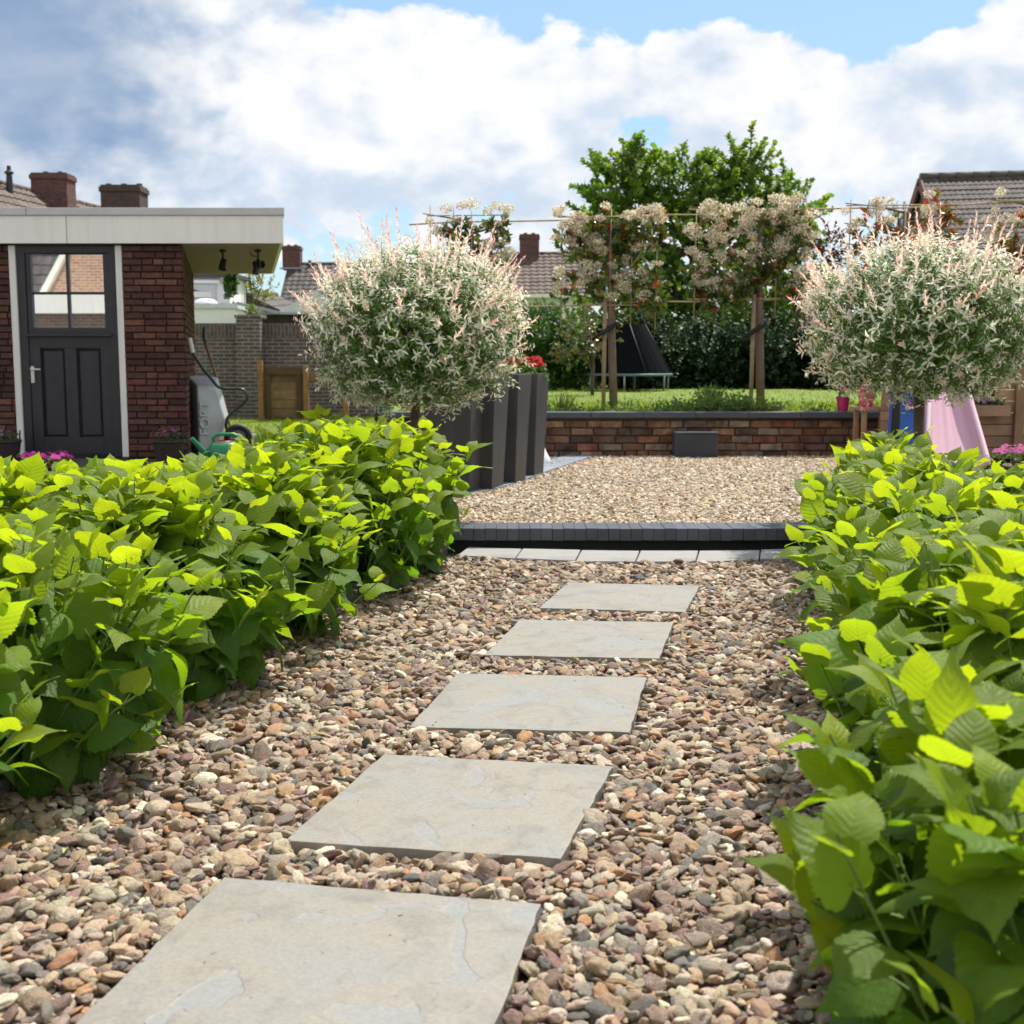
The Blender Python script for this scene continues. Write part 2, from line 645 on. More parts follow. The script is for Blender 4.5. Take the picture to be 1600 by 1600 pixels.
def stone_mat():
    """riven natural stone of the stepping slabs"""
    m_ = bpy.data.materials.new('slab_stone')
    m_.use_nodes = True
    k = NT(m_.node_tree)
    p = k.n['Principled BSDF']
    tc = k.new('ShaderNodeTexCoord').outputs['Object']
    oi = k.new('ShaderNodeObjectInfo').outputs['Random']
    off = k.new('ShaderNodeCombineXYZ')
    k.put(off, 0, k.m('MULTIPLY', oi, 37.0))
    k.put(off, 1, k.m('MULTIPLY', oi, 11.0))
    v = k.vm('ADD', tc, off.outputs[0])
    big = k.noise(v, 3.0, 5, .5, 1.0)
    mid = k.noise(v, 9.0, 8, .65, .6)
    fine = k.noise(v, 120, 4, .6)
    c = k.mix(k.ramp(big, .38, .62), (.272, .242, .196), (.252, .24, .214))
    c = k.mix(k.ramp(mid, .42, .72), c, (.20, .185, .16))
    # riven layers: terraces with thin darker contour lines, and bluish scales
    lay = k.m('MULTIPLY', k.noise(v, 2.6, 4, .5, 1.6), 5.0)
    fr = k.m('FRACT', lay)
    line = k.ramp(k.m('ABSOLUTE', k.m('SUBTRACT', fr, .5)), .0, .035, 1, 0)
    c = k.mix(k.m('MULTIPLY', line, k.m('MULTIPLY', k.ramp(mid, .42, .6), .45)), c, (.14, .125, .10))
    scale_ = k.ramp(k.noise(k.vm('ADD', v, (5.2, 1.3, 0)), 3.4, 3, .45, 1.4), .585, .605)
    c = k.mix(k.m('MULTIPLY', scale_, .6), c, (.245, .25, .25))
    sp = k.ramp(k.noise(v, 55, 3, .6), .66, .74)
    c = k.mix(k.m('MULTIPLY', sp, .5), c, (.17, .15, .12))
    g = k.ramp(fine, .25, .75, .87, 1.13, False)
    gc = k.new('ShaderNodeCombineColor')
    for i in range(3):
        k.put(gc, i, g)
    k.put(p, 'Base Color', k.mix(1.0, c, gc.outputs[0], 'MULTIPLY'))
    k.put(p, 'Roughness', k.ramp(mid, .3, .7, .5, .72, False))
    b = k.new('ShaderNodeBump')
    b.inputs['Strength'].default_value = .55
    b.inputs['Distance'].default_value = .004
    step = k.m('FLOOR', lay)
    k.put(b, 'Height', k.m('ADD', k.m('ADD', k.m('MULTIPLY', step, .35), k.m('MULTIPLY', scale_, -.6)), k.m('ADD', k.m('MULTIPLY', fine, .35), k.m('MULTIPLY', mid, .8))))
    k.l.new(b.outputs[0], p.inputs['Normal'])
    return m_


M_SLAB = stone_mat()


def pebble_mat(name, rough=.6):
    m_ = bpy.data.materials.new(name)
    m_.use_nodes = True
    k = NT(m_.node_tree)
    p = k.n['Principled BSDF']
    a = k.new('ShaderNodeAttribute', attribute_name='col', attribute_type='INSTANCER').outputs['Color']
    tc = k.new('ShaderNodeTexCoord').outputs['Object']
    rnd = k.new('ShaderNodeObjectInfo').outputs['Random']
    off = k.new('ShaderNodeCombineXYZ')
    k.put(off, 0, k.m('MULTIPLY', rnd, 91.0))
    k.put(off, 2, k.m('MULTIPLY', rnd, 53.0))
    v = k.vm('ADD', tc, off.outputs[0])
    n = k.noise(v, 2.4, 6, .65, .8)
    f = k.ramp(n, .3, .7, .68, 1.32, False)
    g = k.new('ShaderNodeCombineColor')
    for i in range(3):
        k.put(g, i, f)
    c = k.mix(1.0, a, g.outputs[0], 'MULTIPLY')
    # some carry pale quartz bands
    band = k.ramp(k.m('ABSOLUTE', k.m('SUBTRACT', k.noise(v, .9, 3, .5, 1.5), .5)), 0, .018, 1, 0)
    c = k.mix(k.m('MULTIPLY', band, k.ramp(rnd, .6, .7, 0, .5)), c, (.62, .56, .48))
    k.put(p, 'Base Color', c)
    k.put(p, 'Roughness', rough)
    k.put(p, 'Specular IOR Level', .3)
    b = k.new('ShaderNodeBump')
    b.inputs['Strength'].default_value = .35
    b.inputs['Distance'].default_value = .1
    k.put(b, 'Height', k.noise(v, 5.0, 5, .6))
    k.l.new(b.outputs[0], p.inputs['Normal'])
    return m_


M_PEB = pebble_mat('pebble')
M_CHIP = pebble_mat('gravel_chip', .75)


# ------------------------------------------------------------------ gravel: one stuff object, stones instanced on points
def gravel(name, pts, rot, scl, idx, col, material, sub=3, amp=.55, nscale=1.0, variants=8, loc=(0, 0, 0)):
    me = bpy.data.meshes.new(name)
    n = len(pts)
    me.vertices.add(n)
    me.vertices.foreach_set('co', (pts - np.array(loc)).astype(np.float32).ravel())
    for nm, typ, arr, key in (('rot', 'FLOAT_VECTOR', rot, 'vector'), ('scl', 'FLOAT_VECTOR', scl, 'vector'), ('idx', 'INT', idx, 'value')):
        a = me.attributes.new(nm, typ, 'POINT')
        a.data.foreach_set(key, arr.astype(np.int32 if typ == 'INT' else np.float32).ravel())
    a = me.attributes.new('col', 'FLOAT_COLOR', 'POINT')
    a.data.foreach_set('color', np.hstack([col, np.ones((n, 1))]).astype(np.float32).ravel())
    o = bpy.data.objects.new(name, me)
    o.location = loc
    COL.objects.link(o)
    me.materials.append(material)
    ng = bpy.data.node_groups.new(name + '_nodes', 'GeometryNodeTree')
    ng.interface.new_socket('Geometry', in_out='INPUT', socket_type='NodeSocketGeometry')
    ng.interface.new_socket('Geometry', in_out='OUTPUT', socket_type='NodeSocketGeometry')
    k = NT(ng)
    gi = k.new('NodeGroupInput')
    go = k.new('NodeGroupOutput')
    join = k.new('GeometryNodeJoinGeometry')
    for j in range(variants):
        ico = k.new('GeometryNodeMeshIcoSphere')
        k.put(ico, 'Radius', 1.0)
        k.put(ico, 'Subdivisions', sub)
        pos = k.new('GeometryNodeInputPosition').outputs[0]
        nz = k.new('ShaderNodeTexNoise', noise_dimensions='4D')
        k.put(nz, 'Vector', pos)
        k.put(nz, 'W', j * 17.3)
        k.put(nz, 'Scale', nscale)
        k.put(nz, 'Detail', 1.5)
        f = k.m('MULTIPLY', k.m('SUBTRACT', nz.outputs['Fac'], .5), amp * 2)
        off = k.new('ShaderNodeVectorMath', operation='SCALE')
        k.put(off, 0, pos)
        k.put(off, 'Scale', f)
        sp = k.new('GeometryNodeSetPosition')
        k.put(sp, 'Geometry', ico.outputs['Mesh'])
        k.put(sp, 'Offset', off.outputs[0])
        sm = k.new('GeometryNodeSetShadeSmooth')
        k.put(sm, 'Geometry', sp.outputs[0])
        st = k.new('GeometryNodeSetMaterial')
        k.put(st, 'Geometry', sm.outputs[0])
        st.inputs['Material'].default_value = material
        gt = k.new('GeometryNodeGeometryToInstance')
        k.l.new(st.outputs[0], gt.inputs[0])
        k.l.new(gt.outputs[0], join.inputs[0])

    def named(nm, dt):
        nd = k.new('GeometryNodeInputNamedAttribute', data_type=dt)
        nd.inputs['Name'].default_value = nm
        return nd.outputs['Attribute']
    iop = k.new('GeometryNodeInstanceOnPoints')
    k.l.new(gi.outputs[0], iop.inputs['Points'])
    k.l.new(join.outputs[0], iop.inputs['Instance'])
    iop.inputs['Pick Instance'].default_value = True
    k.l.new(named('idx', 'INT'), iop.inputs['Instance Index'])
    e2r = k.new('FunctionNodeEulerToRotation')
    k.l.new(named('rot', 'FLOAT_VECTOR'), e2r.inputs[0])
    k.l.new(e2r.outputs[0], iop.inputs['Rotation'])
    k.l.new(named('scl', 'FLOAT_VECTOR'), iop.inputs['Scale'])
    k.l.new(iop.outputs[0], go.inputs[0])
    md = o.modifiers.new('stones', 'NODES')
    md.node_group = ng
    o['kind'] = 'stuff'
    return o


def in_poly(P, poly):
    x, y = P[:, 0], P[:, 1]
    ins = np.zeros(len(P), bool)
    n = len(poly)
    for i in range(n):
        x1, y1 = poly[i]
        x2, y2 = poly[(i + 1) % n]
        c = ((y1 > y) != (y2 > y))
        ins ^= c & (x < (x2 - x1) * (y - y1) / ((y2 - y1) + 1e-12) + x1)
    return ins


def jgrid(x0, x1, y0, y1, sp, jit=.38):
    nx, ny = int((x1 - x0) / sp), int((y1 - y0) / (sp * .9))
    gx, gy = np.meshgrid(np.arange(nx), np.arange(ny))
    X = x0 + (gx + .5 * (gy % 2)) * sp
    Y = y0 + gy * sp * .9
    P = np.stack([X.ravel(), Y.ravel()], 1)
    return P + RNG.uniform(-jit, jit, P.shape) * sp


def pick_cols(n, pal, wts, jitter=.2):
    pal = np.array(pal)
    w = np.array(wts, float)
    c = pal[RNG.choice(len(pal), n, p=w / w.sum())]
    return c * RNG.uniform(1 - jitter, 1 + jitter, (n, 1)) * RNG.uniform(.95, 1.05, (n, 3))


# hedge lines (front edges of the two planting beds)
LD = Vector((.217, .976)); LP = Vector((-1.1, 2.7))
RD = Vector((.205, .979)); RP = Vector((.60, 1.9))


def lpt(s, off=0):
    return LP + LD * s + Vector((-LD.y, LD.x)) * off


def rpt(s, off=0):
    return RP + RD * s + Vector((RD.y, -RD.x)) * off


# ------------------------------------------------------------------ ground
def smooth01(t):
    t = np.clip(t, 0, 1)
    return t * t * (3 - 2 * t)


g = MB()
g.face([(-900, -900, -.09), (900, -900, -.09), (900, 900, -.09), (-900, 900, -.09)])
tag(g.build('ground', mat('far_ground', (.095, .09, .06), .95, .4, .3, .5, 6), loc=(0, 0, -.09)), kind='structure')

# raised lawn and the lawn on the left, one sheet
nx, ny = 90, 60
xs = np.concatenate([np.linspace(-14, -3, 20), np.linspace(-2.8, .2, 40), np.linspace(.4, 16, 30)])
ys = np.linspace(12.12, 46, ny)
GX, GY = np.meshgrid(xs, ys)
GZ = -.03 + .515 * smooth01((GX + 2.6) / 2.2) + RNG.normal(0, .006, GX.shape)
V = np.stack([GX.ravel(), GY.ravel(), GZ.ravel()], 1)
I = np.arange(nx * ny).reshape(ny, nx)
F = np.stack([I[:-1, :-1].ravel(), I[:-1, 1:].ravel(), I[1:, 1:].ravel(), I[1:, :-1].ravel()], 1)
M_LAWN = mat('lawn', (.14, .20, .035), .9, .3, 5, .8, 60, col2=(.18, .23, .04), c2scale=2)
tag(npmesh('lawn', V, F, M_LAWN, smooth=True), kind='structure')


def lawn_z(x):
    return -.03 + .515 * float(smooth01((x + 2.6) / 2.2))


g = MB()
g.face([(-14, 6.5, -.04), (-.55, 6.5, -.04), (-.55, 12.12, -.04), (-14, 12.12, -.04)])
tag(g.build('yard_ground', mat('yard_soil', (.11, .095, .08), .95, .35, 6, .8, 50)), kind='structure')

g = MB()
g.face([(-9, 10.5, -.022), (-2.75, 10.5, -.022), (-2.75, 17.9, -.022), (-9, 17.9, -.022)])
tag(g.build('added_yard_paving', brick_mat('yard_clinker', (.17, .12, .09), (.12, .09, .07), (.07, .06, .05), .2, .1, .006)), kind='structure')  # paving added in place of lawn to cut green bounce onto the soffit

# sub-base of the pebble path and the soil of the beds
g = MB()
g.slab([(-1.9, .9), (1.3, .9), (2.3, 6.75), (-1.0, 6.75)], -.08, -.035)
tag(g.build('path_base', mat('path_base', (.06, .048, .038), 1, .4, 25, 1, 60)), kind='structure')
for nm, f_ in (('left_bed_soil', lpt), ('right_bed_soil', rpt)):
    a, b, c, d = f_(-1.6, .20), f_(4.4, .20), f_(4.4, 3.2), f_(-1.6, 3.2)
    g = MB()
    g.slab([a, b, c, d] if f_ is rpt else [a, d, c, b][::-1], -.08, -.012)
    tag(g.build(nm, M_SOIL), kind='structure')
    g = MB()
    for k in range(6):
        p, q = f_(-1.6 + k * 1.0, .17), f_(-1.6 + (k + 1) * 1.0 - .012, .17)
        g.bar((p.x, p.y, -.03), (q.x, q.y, -.03 + random.uniform(-.006, .006)), .05, .12)
    tag(g.build('concrete_edging', M_CONC, bevel=.006), 'low grey concrete edging under the %s' % ('hydrangeas left of the path' if f_ is lpt else 'hydrangeas right of the path'), 'edging', 'bed edgings')

# ------------------------------------------------------------------ stepping slabs
slab_px = [
    (((350, 1370), (845, 1412)), 'large foreground stone slab cut off by the bottom of the picture'),
    (((600, 1178), (957, 1197)), 'stone stepping slab directly beyond the cut-off foreground slab'),
    (((715, 1052), (1010, 1058)), 'middle stone slab of the five stepping stones in the pebbles'),
    (((812, 968), (1053, 972)), 'stone stepping slab second nearest to the dark step'),
    (((887, 910), (1093, 915)), 'small looking stone slab nearest to the dark step'),
]
SLABS = []
SLAB_DIR = ((-.185, -.983), (-.253, -.967), (-.183, -.983), (-.21, -.978), (-.24, -.971))
for (pa, pb), lab in slab_px:
    a, b = gnd(*pa), gnd(*pb)
    u = (b - a).normalized()
    w = Vector((*SLAB_DIR[len(SLABS)], 0)).normalized()
    L = .605
    W_ = (b - a).length
    c = [a, a + u * W_, a + u * W_ + w * L, a + w * L]
    SLABS.append([(p.x, p.y) for p in c])
    bm = bmesh.new()
    n = 14
    for (z, ) in ((0.0,), (-.034,)):
        pass
    # outline with a slightly worn, uneven edge
    ring = []
    for i in range(4):
        p, q = c[i], c[(i + 1) % 4]
        for j in range(n):
            t = j / n
            e = p.lerp(q, t)
            nrm = Vector(((q - p).y, -(q - p).x, 0)).normalized()
            ring.append(e + nrm * random.uniform(-.0026, .0026))
    mb = MB()
    ce = sum(c, Vector()) / 4
    mb.slab([(p.x, p.y) for p in ring][::-1], -.036, 0)
    o = mb.build('stepping_slab', M_SLAB, bevel=.0025, loc=(ce.x, ce.y, -.036), seg=2)
    tag(o, lab, 'stepping stone', 'stepping slabs in the pebble path')

# ------------------------------------------------------------------ the pebbles of the path
PEB = [(.50, .37, .245), (.39, .275, .185), (.26, .185, .14), (.56, .455, .33), (.35, .30, .235), (.20, .175, .15), (.72, .63, .49), (.46, .27, .14), (.29, .185, .155), (.15, .14, .13), (.43, .37, .275)]
PW = [3, 3, 2.3, 2.4, 1.8, 1.3, 1.5, 1.2, 1.8, .8, 1.8]
region = [lpt(-1.3, .2), rpt(-1.3, .3), rpt(4.4, .3), (1.75, 6.30), (1.3, 6.28), (.97, 6.24), (.65, 6.24), (.34, 6.26), (.02, 6.32), (-.28, 6.42), lpt(3.6, .3)]
region = [(p[0], p[1]) for p in region]
PTS, SC_, RT = [], [], []
for layer, (sp, zc) in enumerate(((.029, -.032), (.0246, -.017), (.040, -.009))):
    P = jgrid(-1.7, 2.2, 1.2, 6.7, sp)
    P = P[in_poly(P, region)]
    keep = np.ones(len(P), bool)
    for s in SLABS:
        ce = np.mean(np.array(s), 0)
        k = 1.0 if layer == 0 else 1.045
        keep &= ~in_poly(P, [tuple(ce + (np.array(q) - ce) * k) for q in s])
    P = P[keep]
    n = len(P)
    if layer == 2:
        P = P[RNG.random(n) < .8]
        n = len(P)
    a = np.clip(RNG.lognormal(math.log(.0150), .32, n), .008, .032)
    if layer == 2:
        a *= 1.08
    b = a * RNG.uniform(.62, .92, n)
    c = a * RNG.uniform(.30, .58, n)
    PTS.append(np.stack([P[:, 0], P[:, 1], zc + RNG.normal(0, .004, n)], 1))
    SC_.append(np.stack([a, b, c], 1))
    RT.append(np.stack([RNG.normal(0, .40, n), RNG.normal(0, .40, n), RNG.uniform(0, 2 * PI, n)], 1))
PTS, SC_, RT = map(np.concatenate, (PTS, SC_, RT))
n = len(PTS)
gravel('pebble_gravel', PTS, RT, SC_, RNG.integers(0, 12, n), pick_cols(n, PEB, PW) * np.array((.80, .775, .755)), M_PEB, 3, .75, 1.1, 12, (.2, 4, -.035))

# ------------------------------------------------------------------ border pavers, step, terrace
front = [(714, 868), (805, 873), (899, 877), (993, 878), (1087, 878), (1186, 875), (1275, 873)]
back = [(731, 855), (816, 858), (908, 860), (1000, 861), (1092, 861), (1188, 860), (1275, 858)]
pl = ['far left grey border paver, its end under the left hydrangeas', 'second border paver from the left hydrangeas, in front of the dark step', 'border paver left of the middle of the row under the dark step',
      'border paver right of the middle of the row under the dark step', 'second border paver from the right hydrangeas, in front of the dark step', 'far right grey border paver, its end under the right hydrangeas']
for i in range(6):
    a, b, c, d = gnd(*front[i]), gnd(*front[i + 1]), gnd(*back[i + 1]), gnd(*back[i])
    e = (b - a).normalized() * .004
    m_ = MB()
    m_.slab([(p.x, p.y) for p in (a + e, b - e, c - e, d + e)], -.05, .004 + random.uniform(-.002, .003))
    tag(m_.build('border_paver', M_PAVER, bevel=.004), pl[i], 'paver', 'border pavers in front of the step')

ZT = .10
st = thing('garden_step', 'dark brick step edge across the path between the two hydrangea hedges', 'step', (.7, 6.8, 0))
m_ = MB()
x = -1.0
while x < 2.5:
    yo = 6.70 + .02 * ((x - .7) / 1.5) ** 2
    v = random.uniform(.85, 1.15)
    m_.box((x + .03, yo + .125 + random.uniform(-.003, .003), .072 + random.uniform(-.0015, .0015)), (.0595, .25, .066), random.uniform(-.004, .004), (v, v, v * random.uniform(.98, 1.05)))
    x += .061
m_.build('brick_course', M_KERB, st, bevel=.002)
m_ = MB()
m_.slab([(-1.2, 6.735), (2.7, 6.735), (2.7, 6.95), (-1.2, 6.95)], -.07, .037)
m_.build('riser', M_RISER, st)
m_ = MB()
m_.slab([(-1.4, 6.955), (3.9, 6.955), (3.9, 12.15), (-1.4, 12.15)], -.08, ZT - .02)
tag(m_.build('terrace', mat('terrace_base', (.20, .155, .10), 1, .35, 30, 1, 80)), kind='structure')

kp = [gnd(px, py, ZT) for px, py in ((690, 782), (722, 773), (760, 766.5), (800, 756), (834, 744), (870, 731), (905, 719.5), (935, 711))]
CH = [(.54, .42, .28), (.45, .33, .21), (.62, .52, .39), (.36, .26, .17), (.34, .28, .22), (.68, .60, .50), (.24, .185, .14), (.48, .33, .20)]
P = jgrid(-.6, 3.6, 6.95, 11.9, .019, .45)
poly = [(kp[0].x - .25, 6.95), (3.4, 6.95), (3.7, 11.9), (kp[-1].x, 11.9)] + [(p.x + .01, p.y) for p in kp[::-1]]
P = P[in_poly(P, poly)]
n = len(P)
a = np.clip(RNG.lognormal(math.log(.0115), .33, n), .006, .022)
gravel('terrace_gravel', np.stack([P[:, 0], P[:, 1], ZT - .012 + RNG.normal(0, .004, n)], 1),
       np.stack([RNG.normal(0, .45, n), RNG.normal(0, .45, n), RNG.uniform(0, 6.28, n)], 1),
       np.stack([a, a * RNG.uniform(.5, .9, n), a * RNG.uniform(.3, .6, n)], 1), RNG.integers(0, 6, n), pick_cols(n, CH, [3, 3, 2.5, 2, 1.5, 2, 1, 1.5], .22), M_CHIP, 2, .8, 1.0, 6, (1.3, 9.5, ZT - .02))
# grey gravel beside the planters
P = jgrid(-.9, 1.2, 9.3, 11.9, .03, .45)
poly = [(kp[4].x - .5, kp[4].y), (kp[4].x - .1, kp[4].y), (kp[5].x - .16, kp[5].y), (kp[7].x - .05, 11.9), (-.3, 11.9)]
P = P[in_poly(P, poly)]
n = len(P)
a = np.clip(RNG.lognormal(math.log(.016), .3, n), .008, .03)
gravel('grey_gravel', np.stack([P[:, 0], P[:, 1], ZT - .012 + RNG.normal(0, .004, n)], 1),
       np.stack([RNG.normal(0, .4, n), RNG.normal(0, .4, n), RNG.uniform(0, 6.28, n)], 1),
       np.stack([a, a * .75, a * .5], 1), RNG.integers(0, 6, n), pick_cols(n, [(.13, .13, .14), (.2, .2, .2), (.08, .08, .09)], [2, 1, 1.5], .2), M_CHIP, 2, .7, 1.0, 6, (0, 10.5, ZT - .02))

kb = thing('stone_kerb', 'curved blue grey kerb strip between the dark planters and the terrace gravel', 'kerb', (kp[3].x, kp[3].y, 0))
m_ = MB()
for i in range(len(kp) - 1):
    a, b = kp[i], kp[i + 1]
    nn = 2
    for j in range(nn):
        p, q = a.lerp(b, j / nn), a.lerp(b, (j + 1) / nn - .012)
        w = .27
        v = random.uniform(.85, 1.15)
        m_.slab([(p.x, p.y), (q.x, q.y), (q.x - w, q.y + .06), (p.x - w, p.y + .06)], -.02, ZT + .003 + random.uniform(0, .002), (v, v, v))
m_.build('kerb_stone', mat('kerb_blue', (.21, .235, .265), .6, .15, 5, .3, 50, attr=True), kb, bevel=.003)

# ------------------------------------------------------------------ brick walls made of bricks
def bricks(mb, o, u, nrm, length, height, bl=.21, bh=.052, joint=.014, depth=.03, pal=((.12, .045, .034),), jit=.003, rowoff=0, vj=.25):
    o, u, nrm = Vector(o), Vector(u).normalized(), Vector(nrm).normalized()
    z = 0.0
    r = rowoff
    while z + bh * .6 < height:
        h = min(bh, height - z)
        x = -((r % 2) * .5 + random.uniform(0, .06)) * (bl + joint)
        while x < length:
            L = bl * random.uniform(.93, 1.07)
            if random.random() < .12:
                L *= .5
            x0, x1 = max(x, 0), min(x + L, length)
            if x1 - x0 > .02:
                c = random.choice(pal)
                k = random.uniform(1 - vj, 1 + vj)
                col = tuple(ch * k for ch in c)
                d = random.uniform(0, jit)
                f = []
                bk = []
                for (xx, zz) in ((x0, z), (x1, z), (x1, z + h), (x0, z + h)):
                    p = o + u * (xx + random.uniform(-.5, .5) * max(.004, jit * .8)) + Vector((0, 0, zz + random.uniform(-.5, .5) * max(.005, jit * .8)))
                    bk.append(p - nrm * (depth * .2))
                    ins = .004
                    xc = xx + (ins if xx == x0 else -ins)
                    zc = zz + (ins if zz == z else -ins)
                    f.append(o + u * xc + Vector((0, 0, zc)) + nrm * (depth - joint + .004 + d))
                    
                mid = [b + nrm * (depth - joint + d) for b in bk]
                mid = [b + nrm * (depth * .2) for b in mid]
                mid = [m__ - nrm * .000 for m__ in mid]
                mb.faces(bk + mid + f, [(8, 9, 10, 11)] + [(4 + i, 4 + (i + 1) % 4, 8 + (i + 1) % 4, 8 + i) for i in range(4)] + [(i, (i + 1) % 4, 4 + (i + 1) % 4, 4 + i) for i in range(4)], col)
            x += L + joint
        z += bh + joint
        r += 1


# low retaining wall behind the terrace
wl = thing('retaining_wall', 'low old brick retaining wall with dark coping between terrace and raised lawn', 'wall', (1.6, 12, 0))
OLD = ((.25, .14, .085), (.17, .09, .062), (.31, .18, .105), (.125, .08, .06), (.24, .18, .13), (.25, .105, .065), (.18, .14, .11))
m_ = MB()
bricks(m_, (-1.2, 12.0, ZT - .03), (1, 0, 0), (0, -1, 0), 4.9, .395, .205, .062, .012, .035, OLD, .012, vj=.3)
m_.build('brickwork', M_OLDBR, wl)
m_ = MB()
m_.slab([(-1.2, 12.0), (3.7, 12.0), (3.7, 12.13), (-1.2, 12.13)], -.05, .455)
m_.build('mortar_core', M_OLDMORT, wl)
m_ = MB()
x = -1.25
while x < 3.75:
    L = .5
    m_.box((x + L / 2, 12.03, .485), (L - .004, .27, .052), random.uniform(-.003, .003))
    x += L
m_.build('coping', M_COPE, wl, bevel=.004)

# ribbed dark box at the wall
bx = thing('ribbed_box', 'dark grey ribbed box standing against the low brick wall', 'box', tuple(at(1088, 709, 11.75)))
a, b = at(1055, 709, 11.7), at(1122, 678, 11.7)
m_ = MB()
m_.slab([(a.x, 11.7), (b.x, 11.7), (b.x, 11.93), (a.x, 11.93)], ZT - .01, b.z)
m_.build('body', mat('ribbed_plastic', (.05, .055, .066), .6, .15, 6), bx, bevel=.006)
m_ = MB()
nr = 17
for i in range(nr):
    xx = a.x + (i + .5) * (b.x - a.x) / nr
    m_.box((xx, 11.698, (ZT + b.z) / 2), (.012, .012, b.z - ZT - .02))
m_.build('ribs', mat('ribbed_plastic'), bx, bevel=.002)
m_ = MB()
m_.slab([(a.x - .006, 11.69), (b.x + .006, 11.69), (b.x + .006, 11.94), (a.x - .006, 11.94)], b.z + .001, b.z + .016)
m_.build('lid', mat('ribbed_plastic'), bx, bevel=.004)

# ------------------------------------------------------------------ tall planters
TH = R(-16)
pbase = [(733, 769), (768.5, 764), (805, 754), (834.5, 743)]
plab = ['first dark tapered planter, nearest the left hydrangeas, half hidden by leaves', 'second dark tapered planter from the hydrangeas, under the willow crown',
        'third dark tapered planter, next to the one with red flowers', 'last dark tapered planter, the one carrying red flowers']
proto = None
for i, (px, py) in enumerate(pbase):
    fr = gnd(px, py, ZT + .003)
    if proto is None:
        t = thing('planter', plab[i], 'planter', fr, 'tall dark planters along the terrace')
        hb, ht, H = .29, .365, .80
        ux, uy = Vector((math.cos(TH), math.sin(TH), 0)), Vector((-math.sin(TH), math.cos(TH), 0))
        ctr = fr - ux * hb / 2 + uy * hb / 2

        def sq(h, z, inn=0):
            h = h / 2 - inn
            return [ctr + ux * (s * h) + uy * (q * h) + Vector((0, 0, z)) for s, q in ((-1, -1), (1, -1), (1, 1), (-1, 1))]
        m_ = MB()
        A, B, C_, D_ = sq(hb, 0), sq(ht, H), sq(ht, H, .022), sq(ht - .02, H - .1, .022)
        P_ = A + B + C_ + D_
        F_ = [(3, 2, 1, 0)]
        for l in range(3):
            F_ += [(l * 4 + j, l * 4 + (j + 1) % 4, l * 4 + 4 + (j + 1) % 4, l * 4 + 4 + j) for j in range(4)]
        m_.faces(P_, F_)
        m_.build('body', M_PLANTER, t, bevel=.004)
        m_ = MB()
        m_.face(sq(ht - .02, H - .06, .01))
        m_.build('soil', M_SOIL, t)
        proto = t
    else:
        t = proto.copy()
        COL.objects.link(t)
        t.location = fr
        ORG[t.name] = Vector(fr)
        t['label'] = plab[i]
        for ch in proto.children:
            c = ch.copy()
            COL.objects.link(c)
            c.parent = t

# ------------------------------------------------------------------ leaves and twigs
def leaf_grid(nl, nw, width, fold, droop, wave, serr, shape, rs):
    """one leaf along +y, x across, unit length; returns verts, quads, uv per loop"""
    V, UV = [], []
    for i in range(nl + 1):
        t = i / nl
        if shape == 'heart':
            w = max(0, math.sin(PI * min(1, t * .96 + .04) ** .60)) ** .9 * (1.04 - .10 * t)
            if t > .72:
                w *= 1 - .62 * ((t - .72) / .28) ** .8
        elif shape == 'oval':
            w = math.sin(PI * (t * .96 + .02)) ** .8
        else:
            w = math.sin(PI * (t * .97 + .015) ** .8)
        w = max(w, .015) * width
        if serr and 0 < i < nl:
            w *= 1 + serr * (1 if i % 2 else -1)
        cz = -droop * t * t + .06 * math.sin(t * 3)
        for j in range(nw + 1):
            s = 2 * j / nw - 1
            lob = -.05 * (1 - t) * abs(s) * 2 if shape == 'heart' and t < .15 else 0
            z = cz + fold * abs(s) * w * 1.0 - .28 * (abs(s) ** 2) * w * .5
            z += wave * math.sin(t * 9 + rs * 5 + (2 if s > 0 else 0)) * abs(s) * width * .5
            V.append((s * w, t + lob + (-.02 * abs(s) if i else 0), z))
            UV.append((.5 + s * .5, t))
    Fq, U = [], []
    for i in range(nl):
        for j in range(nw):
            q = (i * (nw + 1) + j, i * (nw + 1) + j + 1, (i + 1) * (nw + 1) + j + 1, (i + 1) * (nw + 1) + j)
            Fq.append(q)
            U += [UV[k] for k in q]
    return np.array(V), np.array(Fq), np.array(U)


def place_leaves(name, tmpls, P, D, N, L, C, mtl, parent=None, loc=None):
    """P points, D directions along the leaf, N rough normals, L lengths, C colours"""
    P, D, N, L, C = map(np.asarray, (P, D, N, L, C))
    D = D / np.linalg.norm(D, axis=1, keepdims=True)
    X = np.cross(D, N)
    X /= np.linalg.norm(X, axis=1, keepdims=True) + 1e-9
    Z = np.cross(X, D)
    pick = RNG.integers(0, len(tmpls), len(P))
    VV, FF, UU, CC = [], [], [], []
    off = 0
    for k, (tv, tf, tu) in enumerate(tmpls):
        s = pick == k
        n = int(s.sum())
        if not n:
            continue
        W = P[s][:, None, :] + L[s][:, None, None] * (tv[None, :, 0:1] * X[s][:, None, :] + tv[None, :, 1:2] * D[s][:, None, :] + tv[None, :, 2:3] * Z[s][:, None, :])
        VV.append(W.reshape(-1, 3))
        FF.append((tf[None] + (np.arange(n) * len(tv))[:, None, None]).reshape(-1, tf.shape[1]) + off)
        UU.append(np.tile(tu, (n, 1)))
        CC.append(np.repeat(C[s], len(tf), axis=0))
        off += n * len(tv)
    return npmesh(name, np.concatenate(VV), np.concatenate(FF), mtl, parent, np.concatenate(CC), np.concatenate(UU), True, loc)


